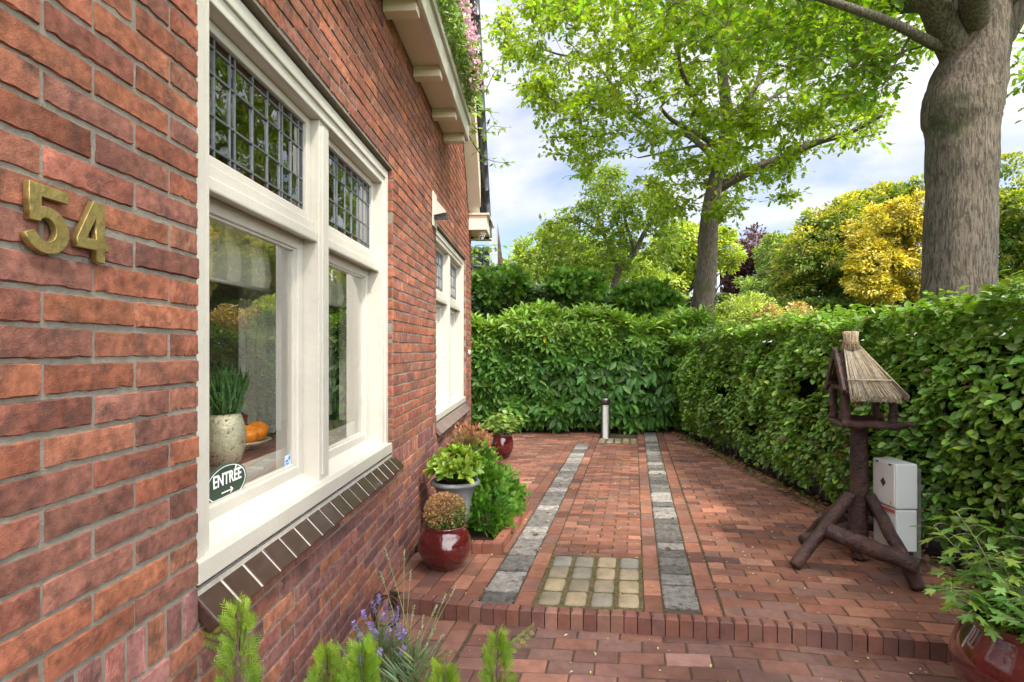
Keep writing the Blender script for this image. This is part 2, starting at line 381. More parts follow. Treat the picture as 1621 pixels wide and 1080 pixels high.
def leaves(name, tmpl, pos, d, nrm, size, cols, mat, parent=None, wx=1.0):
    T,F=tmpl; n=len(pos); k=len(T)
    d=norm(d); x=norm(np.cross(d,nrm)); z=np.cross(x,d)
    size=np.broadcast_to(np.asarray(size,dtype=float),(n,))
    V=pos[:,None,:]+size[:,None,None]*(T[None,:,0,None]*wx*x[:,None,:]+T[None,:,1,None]*d[:,None,:]+T[None,:,2,None]*z[:,None,:])
    V=V.reshape(-1,3)
    fl=[len(f) for f in F]
    base=(np.arange(n)*k)
    loops=np.concatenate([np.array(f) for f in F]); allL=(base[:,None]+loops[None,:]).ravel().astype(np.int32)
    st=np.concatenate([[0],np.cumsum(fl)[:-1]]); allS=((np.arange(n)*len(loops))[:,None]+st[None,:]).ravel().astype(np.int32)
    me=bpy.data.meshes.new(name); me.vertices.add(len(V)); me.vertices.foreach_set('co',V.astype(np.float32).ravel())
    me.loops.add(len(allL)); me.loops.foreach_set('vertex_index',allL)
    me.polygons.add(len(allS)); me.polygons.foreach_set('loop_start',allS)
    at=me.color_attributes.new('tint','FLOAT_COLOR','POINT'); c=np.ones((n,k,4),dtype=np.float32); c[:,:,:3]=cols[:,None,:]; at.data.foreach_set('color',c.ravel())
    me.update(calc_edges=True)
    return link(name,me,mat,parent)
def tints(n, base, spread=.25, alt=None, pa=.15, hue=.12):
    b=np.array(base)[None,:]*np.ones((n,1)); v=np.exp(rng.normal(0,spread,(n,1)))
    c=b*v; c[:,0]*=np.exp(rng.normal(0,hue,n)); c[:,2]*=np.exp(rng.normal(0,hue,n))
    if alt is not None:
        m=rng.random(n)<pa; c[m]=np.array(alt)[None,:]*v[m]
    return np.clip(c,0,.9)
def lf_noise(p, sc, seed=0):
    r=np.random.default_rng(seed); s=np.zeros(len(p))
    for i in range(6):
        k=r.normal(0,1,3)*sc; s+=np.sin(p@k+r.uniform(0,6.28))
    return s/3
# ================================================================== GROUND
g = MB(); g.v=[(-300,-200,-.13),(300,-200,-.13),(300,500,-.13),(-300,500,-.13)]; g.c=[(1,1,1)]*4; g.f=[[0,1,2,3]]; g.m=[0]; g.sm=[False]
set_props(g.build('ground', M['grassg']), kind='structure')

TD = Vector((.2125,.9772)); SD = Vector((.9772,-.2125))     # along / across the stone stripes, in view coordinates
OX, OZ = -.192, 2.98
def ST(s, t):                                               # stripe frame -> view frame; the courses swing a little to the right of the stripes
    a=min(s,1.255); b=max(s-1.255,0)
    return (OX+1.0057*a+.981*b+TD.x*t, OZ-.0805*a-.186*b+TD.y*t)
def stW(s, t, z=0): a=ST(s,t); return Wd(a[0],a[1],z)
# front edge of the raised patio (view coordinates X -> Z)
EX=[-1.2,-.70,-.035,.466,.95,1.348,1.66,2.05,2.6,3.4]; EZ=[3.32,3.10,2.925,2.865,2.80,2.745,2.67,2.585,2.46,2.25]
def edgeZ(X): return float(np.interp(X,EX,EZ))
BD=.068
def clip(poly, a, b, keep_left=True):
    """clip convex polygon by line a->b"""
    outp=[]; n=len(poly)
    def sd(p): v=(b[0]-a[0])*(p[1]-a[1])-(b[1]-a[1])*(p[0]-a[0]); return v if keep_left else -v
    for i in range(n):
        p,q=poly[i],poly[(i+1)%n]; sp,sq=sd(p),sd(q)
        if sp>=0: outp.append(p)
        if sp*sq<0:
            u=sp/(sp-sq); outp.append((p[0]+(q[0]-p[0])*u,p[1]+(q[1]-p[1])*u))
    return outp
PAVC=[(.19,.082,.052),(.21,.088,.055),(.175,.073,.048),(.155,.072,.053),(.22,.10,.063),(.185,.082,.05),(.13,.07,.055),(.20,.10,.066),(.17,.085,.06)]
def pcol(cs=PAVC,v=.20):
    c=rnd.choice(cs); k=math.exp(rnd.gauss(0,v)); return tuple(x*k for x in c)
def brick(mb, s0,t0,s1,t1, top, inside, gap=.0035, cs=PAVC, bev=.004, minarea=.0008, wob=.0015, edge=True, edgeoff=None, depth=.05):
    q=[(s0+gap,t0+gap),(s1-gap,t0+gap),(s1-gap,t1-gap),(s0+gap,t1-gap)]
    if max(s1-s0,t1-t0)>.12: # midpoints keep the outline alive
        pass
    q=[ST(a+rnd.uniform(-wob,wob),b+rnd.uniform(-wob,wob)) for a,b in q]
    cx=sum(p[0] for p in q)/4; cz=sum(p[1] for p in q)/4
    for (a,b) in inside:
        q=clip(q,a,b)
        if len(q)<3: return
    if edgeoff is not None:
        e=.15; a=(cx-e,edgeZ(cx-e)+edgeoff); b=(cx+e,edgeZ(cx+e)+edgeoff); q=clip(q,a,b)
        if len(q)<3: return
    A=abs(sum(q[i][0]*q[(i+1)%len(q)][1]-q[(i+1)%len(q)][0]*q[i][1] for i in range(len(q))))/2
    if A<minarea: return
    w=[Wd(p[0],p[1]) for p in q]; w=[(p.x,p.y) for p in w]
    h=top+rnd.uniform(-.0015,.0015); tx=rnd.uniform(-.017,.017); ty=rnd.uniform(-.017,.017); mx_,my_=w[0]
    mb.cur=pcol(cs); mb.prism(w, top-depth, h, bev, jz=lambda p:(p[0]-mx_)*tx+(p[1]-my_)*ty)
def rows(mb, s0,t0,s1,t1, L, Wd_, top, along='s', inside=(), cs=PAVC, off0=0, **k):
    if along=='s':
        j=0; t=t0
        while t<t1-1e-6:
            te=min(t+Wd_,t1); s=s0-(L/2 if (j%2)^off0 else 0)
            while s<s1-1e-6:
                a=max(s,s0); b=min(s+L,s1)
                if b-a>.012: brick(mb,a,t,b,te,top,inside,cs=cs,**k)
                s+=L
            t=te; j+=1
    else:
        j=0; s=s0
        while s<s1-1e-6:
            se=min(s+Wd_,s1); t=t0-(L/2 if (j%2)^off0 else 0)
            while t<t1-1e-6:
                a=max(t,t0); b=min(t+L,t1)
                if b-a>.012: brick(mb,s,a,se,b,top,inside,cs=cs,**k)
                t+=L
            s=se; j+=1
WALLX=-.843
def wl(off=0.0):    # keep right of the wall line
    a=(WALLX+off,0); b=(WALLX+off+.0498*12,12); return (b,a)
HEDGE_L=((2.74,0),(2.74,14))
BACK=((6,9.35),(-3,9.35))
pv=MB()
ins=[wl(.004),HEDGE_L,BACK]
k=dict(inside=ins, edgeoff=BD)
TE=7.0
SW=.19
# centre lane
rows(pv,SW,-.4,SW+.1,TE,.2,.1,0,'t',**k)
SC0,SC1=SW+.1,SW+.1+.575
rows(pv,SC0,-.5,SC1,.01,.19,.062,0,'s',**k)
rows(pv,SC0,.76,SC1,5.25,.1917,.075,0,'s',**k)
SR=SC1+.1
rows(pv,SC1,-.5,SR,TE,.2,.1,0,'t',off0=1,**k)
SR2=SR+SW
# right of the right stripe: one upright column, then the running field
rows(pv,SR2,-.7,SR2+.105,TE,.2,.105,0,'t',**k)
rows(pv,SR2+.111,-.95,4.6,TE+.3,.205,.105,0,'s',**k)
# left field
k2=dict(k)
rows(pv,-.11,.80,-.003,5.1,.2,.107,0,'t',**k2)
rows(pv,-1.4,1.75,-.11,5.1,.2,.1,0,'s',**k2)
rows(pv,-1.4,-.4,-.003,.75,.2,.1,0,'t',**k2)
rows(pv,-1.6,5.17,SW,TE,.2,.1,0,'s',**k2)
# --- the front course standing on end along the curved edge
X=-.83
while X<3.2:
    w=.0655+rnd.uniform(-.003,.003); X2=X+w
    za,zb=edgeZ(X),edgeZ(X2); tx,tz=X2-X,zb-za; L=math.hypot(tx,tz); tx/=L; tz/=L
    g_=.0022; q=[(X+tx*g_,za+tz*g_),(X2-tx*g_,zb-tz*g_),(X2-tx*g_-tz*BD,zb-tz*g_+tx*BD-.004),(X+tx*g_-tz*BD,za+tz*g_+tx*BD-.004)]
    j=rnd.uniform(-.003,.003); q=[(p[0],p[1]+j) for p in q]
    if X-WALLX-.0498*za>0:
        wv=[Wd(*p) for p in q]; pv.cur=pcol([(.16,.068,.048),(.145,.063,.048),(.175,.076,.052),(.13,.062,.05),(.16,.082,.058)],.13)
        tl=rnd.uniform(-.06,.06); mxx=wv[0].x
        pv.prism([(p.x,p.y) for p in wv],-.14,.004+rnd.uniform(-.0025,.0025),.009,jz=lambda p:(p[0]-mxx)*tl*.5)
    X=X2
set_props(pv.build('patio', M['paver'], tint=True), kind='structure')
# lower paving in the foreground
lp=MB()
def under(mb, poly, z0, z1):
    w=[Wd(*p) for p in poly]; mb.prism([(p.x,p.y) for p in w],z0,z1)
LZ=-.088
fr=[wl(.004),((3.0,-3),(3.0,14))]
class _E: pass
def front(s0,t0,s1,t1,L,Wb,along,off0=0):
    rows(lp,s0,t0,s1,t1,L,Wb,LZ,along,inside=fr,off0=off0,cs=[(.155,.076,.055),(.17,.08,.056),(.14,.07,.055),(.13,.072,.058),(.18,.086,.06),(.15,.082,.066)],bev=.004)
_brick=brick
def brick(mb, s0,t0,s1,t1, top, inside, **kk):
    if top==LZ:
        a=ST((s0+s1)/2,(t0+t1)/2)
        if a[1]>edgeZ(a[0])+.06: return
    _brick(mb,s0,t0,s1,t1,top,inside,**kk)
front(-1.6,-3.6,0,.25,.2,.1,'t')
front(.012,-3.6,4.6,.25,.21,.105,'s')
set_props(lp.build('foreground_paving', M['paver'], tint=True), kind='structure')
sb=MB(); under(sb,[(-1.2,3.40),(-.62,3.14),(3.0,2.47),(3.0,9.5),(-1.2,9.5)],-.12,-.0075)
set_props(sb.build('patio_bed', M['sand']), kind='structure')
sb=MB(); under(sb,[(-1.3,-1.5),(3.3,-1.5),(3.3,2.6),(-.62,3.2),(-1.3,3.4)],-.125,LZ-.006)
set_props(sb.build('paving_bed', M['sand']), kind='structure')
# stone stripes
st=MB()
for s0,t_end,tstart in ((0,5.12,.0),(SR,6.35,.03)):
    t=tstart
    while t<t_end:
        d=.155+rnd.uniform(-.02,.02)
        q=[]
        for a,b in ((0,0),(.33,0),(.66,0),(1,0),(1,.5),(1,1),(.66,1),(.33,1),(0,1),(0,.5)):
            q.append(ST(s0+.005+a*(SW-.010)+rnd.uniform(-.005,.005), t+.010+b*(d-.020)+rnd.uniform(-.005,.005)))
        w=[Wd(*p) for p in q]; gg=rnd.choice([.24,.17,.29,.12,.33,.22,.14]); st.cur=(gg,gg*.93,gg*.83)
        h=rnd.uniform(-.001,.006); st.prism([(p.x,p.y) for p in w],-.05,h,.006)
        t+=d
set_props(st.build('stone_stripes', M['bluestone'], tint=True), kind='structure')
cbm=MB()
def cob(s0,t0,ds,dt):
    # domed sett
    q=[]; 
    for i in range(16):
        a=2*math.pi*i/16; ca,sa=math.cos(a),math.sin(a); e=.30
        q.append((math.copysign(abs(ca)**e,ca)*.5,math.copysign(abs(sa)**e,sa)*.5))
    jj=[rnd.uniform(-.03,.03) for _ in q]
    c=rnd.choice([(.30,.235,.14),(.22,.18,.12),(.32,.25,.155),(.20,.18,.135),(.21,.20,.17),(.27,.215,.14),(.20,.165,.11)]); cbm.cur=c
    vs=[]; h0=rnd.uniform(-.002,.003)
    for sc,z in ((1.0,-.03),(1.0,-.004),(.95,.004),(.80,.009),(.45,.012)):
        for (a,b),j in zip(q,jj):
            v=ST(s0+ds/2+a*(1+j)*(ds-.024)*sc, t0+dt/2+b*(1+j)*(dt-.022)*sc); p=Wd(*v); vs.append((p.x,p.y,z+h0+rnd.uniform(-.0012,.0012)))
    fs=[]
    for r in range(4):
        for i in range(16): fs.append((r*16+i,r*16+(i+1)%16,(r+1)*16+(i+1)%16,(r+1)*16+i))
    fs.append(tuple(64+i for i in range(16))); o=cbm.smooth; cbm.smooth=True; cbm.add(vs,fs); cbm.smooth=o
for i in range(4):
    for j in range(4): cob(SC0+.012+i*.1385, .022+j*.181, .1385, .181)
for i in range(5):
    for j in range(2): cob(SC0+i*.115, 5.32+j*.22, .115, .2)
set_props(cbm.build('cobble_panel', M['cobble'], tint=True), kind='structure')
sb=MB()
q=[ST(SC0,.008),ST(SC1,.008),ST(SC1,.76),ST(SC0,.76)]; under(sb,q,-.05,-.003)
q=[ST(SC0,5.26),ST(SC1,5.26),ST(SC1,5.80),ST(SC0,5.80)]; under(sb,q,-.05,-.003)
set_props(sb.build('cobble_joints', M['grout']), kind='structure')
# planting bed by the house with its raised brick kerb
kb=MB()
T0,T1=.755,1.72
for i in range(16):
    s=-.035-(i+1)*.066
    p=ST(s,T0)
    if p[0]<WALLX+.0498*p[1]+.01: break
    q=[ST(s+.003,T0),ST(s+.063,T0),ST(s+.063,T0+.066),ST(s+.003,T0+.066)]
    w=[Wd(*a) for a in q]; kb.cur=pcol([(.25,.095,.06),(.22,.085,.06),(.28,.11,.07)],.12); kb.prism([(a.x,a.y) for a in w],-.03,.068+rnd.uniform(-.003,.003),.005)
t=T0+.0
while t<T1:
    q=[ST(-.105,t+.003),ST(-.038,t+.003),ST(-.038,t+.097),ST(-.105,t+.097)]
    w=[Wd(*a) for a in q]; kb.cur=pcol([(.27,.10,.06),(.24,.09,.06),(.30,.12,.07)],.12); kb.prism([(a.x,a.y) for a in w],-.03,.072+rnd.uniform(-.003,.003),.005)
    t+=.100
set_props(kb.build('bed_kerb', M['paver'], tint=True), 'low raised brick kerb around the planting bed by the house', 'kerb')
sb=MB(); q=[ST(-.105,T0+.06),ST(-.105,T1),(-.40,5.05),(-.62,5.05),(WALLX+.0498*3.9+.01,3.9),(WALLX+.0498*3.76+.01,3.76)]
w=[Wd(*p) for p in q]; sb.prism([(a.x,a.y) for a in w],-.03,.035)
set_props(sb.build('bed_soil', M['soil']), kind='structure')
# soil strips under the hedges
def sheet_strip(name, pts, mat, z, n=60, lumps=.02):
    """lumpy soil strip between two view-space polylines"""
    A=np.array(pts[0]);B=np.array(pts[1]); V=[];F=[]; m=8
    for i in range(n+1):
        a=A[0]+(A[1]-A[0])*i/n; b=B[0]+(B[1]-B[0])*i/n
        for j in range(m+1):
            p=a+(b-a)*j/m; w=Wd(p[0],p[1]); h=z+rnd.uniform(0,lumps)*(0 if j in (0,) else 1)+.03*(j/m)
            if j==0: h=-.05
            V.append((w.x,w.y,h))
    for i in range(n):
        for j in range(m): a=i*(m+1)+j; F.append((a,a+1,a+m+2,a+m+1))
    me=raw(name,V,F,smooth=True); return set_props(link(name,me,mat),kind='structure')
sheet_strip('hedge_soil',[[(2.60,2.3),(2.60,9.3)],[(3.9,2.3),(3.9,9.3)]],M['soil'],.004,160,.03)
sheet_strip('front_hedge_soil',[[(2.75,-1.4),(2.75,2.5)],[(3.9,-1.4),(3.9,2.5)]],M['soil'],-.07,60,.03)
sheet_strip('back_hedge_soil',[[(-1.0,9.12),(3.6,9.12)],[(-1.0,10.2),(3.6,10.2)]],M['soil'],.004,90,.03)

# ================================================================== HOUSE
house=empty('brick_house',(0,3,0),'red brick house with cream framed leaded windows and the brass number 54','house')
C_=.0625; ZB=H-.583           # .762 top of the upright course
WT=H+1.027                     # window head
OP=[(1.36,3.20,ZB,WT),(4.56,6.40,ZB,WT)]
YE=6.88
def topz(y): return 3.30 if y<4.96 else min(5.2, 2.62+(6.95-y)*1.43)
UC=[(.25,.090,.052),(.235,.084,.050),(.255,.100,.060),(.215,.080,.054),(.20,.086,.062),(.24,.098,.062),(.265,.100,.055),(.185,.078,.056),(.22,.096,.060)]
LC=[(.22,.085,.068),(.19,.085,.075),(.25,.10,.068),(.16,.075,.070),(.28,.115,.07),(.22,.10,.085)]
bricks=[]                      # y0,y1,z0,z1,colour set
def addrow(z0,z1,ph,L,cs,y_from=-.75,skip=OP):
    y=y_from+((ph-y_from)%L)-L
    while y<YE:
        a,b=max(y,y_from),min(y+L,YE); segs=[(a,b)]
        for (o0,o1,oz0,oz1) in skip:
            if z1>oz0+.005 and z0<oz1-.005:
                ns=[]
                for (p,q) in segs:
                    if q<=o0 or p>=o1: ns.append((p,q)); continue
                    if p<o0: ns.append((p,o0))
                    if q>o1: ns.append((o1,q))
                segs=ns
        for (p,q) in segs:
            if q-p>.02 and z0<topz((p+q)/2)-.03: bricks.append((p,q,z0,z1,cs))
        y+=L
for k in range(0,75):
    z0=ZB+k*C_
    if z0>5.2: break
    z1=z0+C_; 
    base=1.249 if (k%2)==1 else 1.139
    if z0<1.3245-.001 and False: pass
    addrow(z0,z1,base,.22,UC)
SOL=.108
OPS=[(o0-.0,o1+.0,ZB-SOL,ZB) for (o0,o1,_,_) in OP]
addrow(ZB-SOL,ZB,1.36,.0615,LC,skip=OPS)
z=ZB-SOL; k=0
while z>-.16:
    addrow(z-C_,z,1.139 if k%2 else 1.249,.22,LC,skip=[]); z-=C_; k+=1
def brick_mesh(lst,nu,nv,nm):
    n=len(lst); A=np.array([l[:4] for l in lst])
    gap=.0041
    y0=A[:,0]+gap; y1=A[:,1]-gap; z0=A[:,2]+gap; z1=A[:,3]-gap
    j=rng.normal(0,.0012,(4,n)); y0+=j[0]; y1+=j[1]; z0+=j[2]; z1+=j[3]
    # parameter positions: outer ring, rounding ring, inside
    def par(m,length):
        e=np.clip(.0030/length,0,.2)
        P_=np.zeros((len(length),m+1)); P_[:,0]=0; P_[:,-1]=1; P_[:,1]=e; P_[:,-2]=1-e
        for i in range(2,m-1): P_[:,i]=e+(1-2*e)*(i-1)/(m-2)
        return P_
    U=par(nu,y1-y0); Vv=par(nv,z1-z0)
    Y=(y0[:,None]+(y1-y0)[:,None]*U)[:,:,None]*np.ones((1,1,nv+1))
    Z=(z0[:,None]+(z1-z0)[:,None]*Vv)[:,None,:]*np.ones((1,nu+1,1))
    edge=np.zeros((nu+1,nv+1)); edge[0]=edge[-1]=1; edge[:,0]=edge[:,-1]=1
    ring1=np.zeros_like(edge); ring1[1:-1,1:-1]=1; ring1[2:-2,2:-2]=0
    Xx=rng.normal(.0,.0011,(n,1,1))+rng.normal(0,.00035,(n,nu+1,nv+1))-ring1[None]*.0007-edge[None]*.0085
    er=rng.normal(0,.0011,(n,nu+1,nv+1))*(edge+ring1*.6)[None]; Y=Y+er; er=rng.normal(0,.0013,(n,nu+1,nv+1))*(edge+ring1*.6)[None]
    # bites out of the lower arris
    chip=(rng.random((n,nu+1))<.10)*rng.uniform(.001,.004,(n,nu+1)); er[:,:,0]+=chip; er[:,:,1]+=chip*.9
    Z=Z+er
    front=np.stack([Xx,Y,Z],-1)                           # n,nu+1,nv+1,3
    K=(nu+1)*(nv+1); fv=front.reshape(n,K,3)
    ringi=[i*(nv+1) for i in range(nu+1)]+[nu*(nv+1)+j_ for j_ in range(1,nv+1)]+[i*(nv+1)+nv for i in range(nu-1,-1,-1)]+[j_ for j_ in range(nv-1,0,-1)]
    back=fv[:,ringi,:].copy(); back[:,:,0]=-.085
    V=np.concatenate([fv,back],1); KK=V.shape[1]
    F=[]
    for i in range(nu):
        for j_ in range(nv): a=i*(nv+1)+j_; F.append((a,a+nv+1,a+nv+2,a+1))
    m=len(ringi)
    for i in range(m): F.append((ringi[(i+1)%m],ringi[i],K+i,K+(i+1)%m))
    F=np.array(F); allF=(F[None]+(np.arange(n)*KK)[:,None,None]).reshape(-1,4)
    cols=np.zeros((n,3))
    for i,l in enumerate(lst):
        c=rnd.choice(l[4]); kk=math.exp(rnd.gauss(0,.09)); cols[i]=[x*kk for x in c]
    C=np.repeat(cols,KK,0)
    # kiln shading: one end of a brick burnt darker
    uu=np.tile(np.concatenate([np.repeat(np.linspace(0,1,nu+1),nv+1),np.full(m,.5)]),n)
    amp=np.repeat(rng.normal(0,.28,n),KK); ph=np.repeat(rng.uniform(0,1,n),KK)
    C=C*np.exp(amp*(uu-ph))[:,None]
    return V.reshape(-1,3),allF,C
near=[b for b in bricks if b[0]<2.6]; far=[b for b in bricks if b[0]>=2.6]
V1,F1,C1=brick_mesh(near,15,6,'n'); V2,F2,C2=brick_mesh(far,7,4,'f')
me=raw('wall',np.concatenate([V1,V2]),np.concatenate([F1,F2+len(V1)]),np.concatenate([C1,C2]),False)
wall=link('wall',me,M['brick'],house)
mo=MB()
def mortar(y0,y1,z0,z1): mo.box((-.30,y0,z0),(-.0055,y1,z1))
ys=[-.75,OP[0][0]-.006,OP[0][1]+.006,OP[1][0]-.006,OP[1][1]+.006]
mortar(ys[0],ys[1],-.16,3.30); mortar(ys[2],ys[3],-.16,3.30)
for (o0,o1,oz0,oz1) in OP: mortar(o0-.006,o1+.006,-.16,oz0-SOL-.004); mortar(o0-.006,o1+.006,oz1+.006,3.30)
# the gable end beyond the dormer: stepped mortar under the verge
mortar(ys[4],YE-.006,-.16,2.66)
y=4.96
while y<YE-.02:
    mo.box((-.298,y,3.30 if y<6.41 else 2.66),(-.0058,min(y+.08,YE-.006),max(topz(y+.08)-.02,2.7 if y>=6.41 else 3.301))); y+=.08
mo.build('mortar',M['mortar'],wall)
# return of the wall round the far corner, and the rest of the body
bd=MB()
bd.box((-6.2,YE-.28,-.16),(-.31,YE-.02,2.9)); bd.box((-6.2,-.9,-.16),(-6.0,YE-.3,2.9)); bd.box((-6.2,-.9,-.16),(-.31,-.76,2.9))
bd.build('rear_wall',surf('plain_brick_side',(.25,.09,.06),.9,.3,14,.4,60),house)
bd=MB(); bd.box((-5.99,-.74,.30),(-.31,YE-.3,.36)); bd.build('floor',M['floorin'],house)
bd=MB(); bd.box((-5.99,-.74,2.75),(-.31,YE-.3,2.82)); bd.build('ceiling',M['inwall'],house)
bd=MB(); bd.box((-3.7,-.74,.37),(-3.6,YE-.3,2.74)); bd.box((-3.59,3.7,.37),(-.31,3.8,2.74)); bd.build('partition',M['inwall'],house)

# ------------------------------------------------ windows
def window(y0,y1,z0,z1,first):
    """cream timber frame with two lights: leaded upper glass, plain lower glass"""
    Wd0=y1-y0
    f=MB(); bv=.004; F_=-.034
    fw=.098
    f.box((-.20,y0+.001,z0),(F_,y0+fw,z1-.001),bv); f.box((-.20,y1-fw,z0),(F_,y1-.001,z1-.001),bv)
    f.box((-.20,y0+fw,z1-fw),(F_,y1-fw,z1-.0015),bv)
    # stepped moulding round the outside
    f.box((F_-.004,y0+.016,z0+.05),(F_+.010,y0+.060,z1-.016),bv); f.box((F_-.004,y1-.060,z0+.05),(F_+.010,y1-.016,z1-.016),bv); f.box((F_-.0045,y0+.060,z1-.060),(F_+.0095,y1-.060,z1-.0165),bv)
    # bottom rail: front lip then sloping top
    f.box((-.20,y0+fw,z0+.0005),(F_-.002,y1-fw,z0+.045),bv)
    f.box((F_-.006,y0+.0015,z0-.004),(F_+.030,y1-.0015,z0+.052),bv)
    sl=[(F_-.004,z0+.05),(-.115,z0+.088),(-.115,z0+.02),(F_-.004,z0+.02)]
    vs=[Vector((x,y,z)) for y in (y0+fw-.002,y1-fw+.002) for x,z in sl]; f.add(vs,[(0,1,5,4),(0,4,7,3),(0,3,2,1),(4,5,6,7),(2,3,7,6),(1,2,6,5)])
    ym=y0+.925; mw=.052
    f.box((-.16,ym-mw,z0+.046),(-.046,ym+mw,z1-fw-.001),bv)
    f.box((-.048,ym-mw*.6,z0+.075),(-.039,ym+mw*.6,z1-fw-.02),.003)
    fo=f.build('window',M['white'],house)
    tr0=H+.445; tr1=H+.515
    lights=[(y0+fw,ym-mw),(ym+mw,y1-fw)]
    for (a,b) in lights:
        # transom
        t=MB(); t.box((-.16,a,tr0),(-.070,b,tr1),bv); t.box((-.072,a+.001,tr0-.012),(-.052,b-.001,tr0+.028),.006); t.build('transom',M['white'],fo)
        # upper sash
        s=MB(); x0,x1=-.125,-.082; sw=.040; u0,u1=tr1,z1-fw
        s.box((x0,a+.0005,u0+.0005),(x1,a+sw,u1-.0005),bv); s.box((x0,b-sw,u0+.0005),(x1,b-.0005,u1-.0005),bv); s.box((x0,a+sw,u1-sw*.8),(x1-.0005,b-sw,u1-.0008),bv); s.box((x0,a+sw,u0+.0008),(x1-.0005,b-sw,u0+sw*.8),bv)
        s.build('upper_sash',M['white'],fo)
        ga,gb,gz0,gz1=a+sw,b-sw,u0+sw*.8,u1-sw*.8; gx=-.100
        gl=MB(); Lw=gb-ga; hh=gz1-gz0
        # columns: narrow ruby strips split the field
        cols=[0,.125,.245,.285,.44,.585,.715,.745,.85,.945,1.0]; yc=[ga+Lw*c for c in cols]
        rowsz=[gz0,gz0+.030,gz0+hh*.36,gz0+hh*.70,gz1-.030,gz1]
        for i in range(10):
            for j in range(5):
                mi=0
                if j in (0,4): mi=1
                elif i in (2,6): mi=2 if j in (1,3) else 0
                elif i==9: mi=2
                elif i in(7,) and j==2: mi=0
                gl.mi=mi; dx=rnd.uniform(-.0015,.0015); dy=rnd.uniform(-.0015,.0015)
                q=[(gx+dx,yc[i],rowsz[j]),(gx-dx,yc[i+1],rowsz[j]),(gx-dx+dy,yc[i+1],rowsz[j+1]),(gx+dx+dy,yc[i],rowsz[j+1])]; gl.add(q,[(0,1,2,3)])
        gl.build('leaded_glass',[M['leadglass'],M['amber'],M['ruby']],fo)
        ld=MB()
        for i,yv in enumerate(yc):
            ld.box((gx-.003,yv-.0036,gz0),(gx+.0045,yv+.0036,gz1),.0015)
        for j,zv in enumerate(rowsz):
            ld.box((gx-.0025,ga,zv-.0036),(gx+.0050,gb,zv+.0036),.0015)
        ld.build('lead_strips',M['lead'],fo)
        # lower sash, set further back
        s=MB(); x0,x1=-.160,-.112; sw=.046; u0,u1=z0+.075,tr0
        s.box((x0,a+.0005,u0),(x1,a+sw,u1-.0005),bv); s.box((x0,b-sw,u0),(x1,b-.0005,u1-.0005),bv); s.box((x0,a+sw,u1-sw),(x1-.0005,b-sw,u1-.0008),bv); s.box((x0,a+sw,u0),(x1-.0005,b-sw,u0+sw+.004),bv)
        for (p,q,r_,w_) in ((a+sw,a+sw+.008,u0+sw+.004,u1-sw),(b-sw-.008,b-sw,u0+sw+.004,u1-sw)): s.box((x0+.01,p,r_),(x1-.012,q,w_))
        s.box((x0+.0105,a+sw+.008,u0+sw+.004),(x1-.0125,b-sw-.008,u0+sw+.012)); s.box((x0+.0105,a+sw+.008,u1-sw-.008),(x1-.0125,b-sw-.008,u1-sw))
        s.build('lower_sash',M['white'],fo)
        p=MB(); p.v=[(-.136,a+sw,u0+sw),(-.136,b-sw,u0+sw),(-.136,b-sw,u1-sw),(-.136,a+sw,u1-sw)]; p.c=[(1,1,1)]*4; p.f=[[0,1,2,3]]; p.m=[0]; p.sm=[False]
        p.build('glass_pane',M['glass'],fo)
    # inside reveal and board
    r=MB(); r.box((-.30,y0-.002,z0-.02),(-.201,y0+.04,z1)); r.box((-.30,y1-.04,z0-.02),(-.201,y1+.002,z1)); r.box((-.30,y0+.04,z1-.04),(-.201,y1-.04,z1)); r.build('inner_reveal',M['white'],fo)
    return fo
w1=window(*OP[0][:2],ZB,WT,True)
def copy_kids(o,c):
    for ch in o.children:
        d=ch.copy(); COL.objects.link(d); d.parent=c; copy_kids(ch,d)
w2=w1.copy(); COL.objects.link(w2); w2.location=w1.location+Vector((0,OP[1][0]-OP[0][0],0)); copy_kids(w1,w2)
# tile sills
def sill(y0,y1,mat,joint,pitch,nm):
    s=MB(); jn=MB()
    A=(-.040,ZB-.004); B=(.050,ZB-.098)
    dx,dz=B[0]-A[0],B[1]-A[1]; L=math.hypot(dx,dz); ux,uz=dx/L,dz/L; nx,nz=-uz,ux
    th=.038; n=round((y1-y0)/pitch); p=(y1-y0)/n
    for i in range(n):
        a=y0+i*p+.0019; b=y0+(i+1)*p-.0019; o=rnd.uniform(-.0012,.0012); tl=rnd.uniform(-.001,.001)
        M4=Matrix(((ux,0,nx,A[0]),(0,1,0,0),(uz,0,nz,A[1]),(0,0,0,1)))
        s.box((0,a,-th+o),(L+rnd.uniform(-.001,.001),b,o+tl*.5),.006,M4)
    M4=Matrix(((ux,0,nx,A[0]),(0,1,0,0),(uz,0,nz,A[1]),(0,0,0,1)))
    jn.box((0.002,y0+.004,-th+.002),(L-.0035,y1-.004,-.0022),0,M4)
    jn.box((-.20,y0+.002,ZB-SOL-.003),(-.012,y1-.002,ZB-.02))
    o=s.build('window_sill',mat,house); jn.build('sill_joints',joint,o)
sill(1.362,3.27,M['tile'],M['tjoint'],.112,'a'); sill(4.562,6.47,M['tile_dull'],M['mortar'],.056,'b')
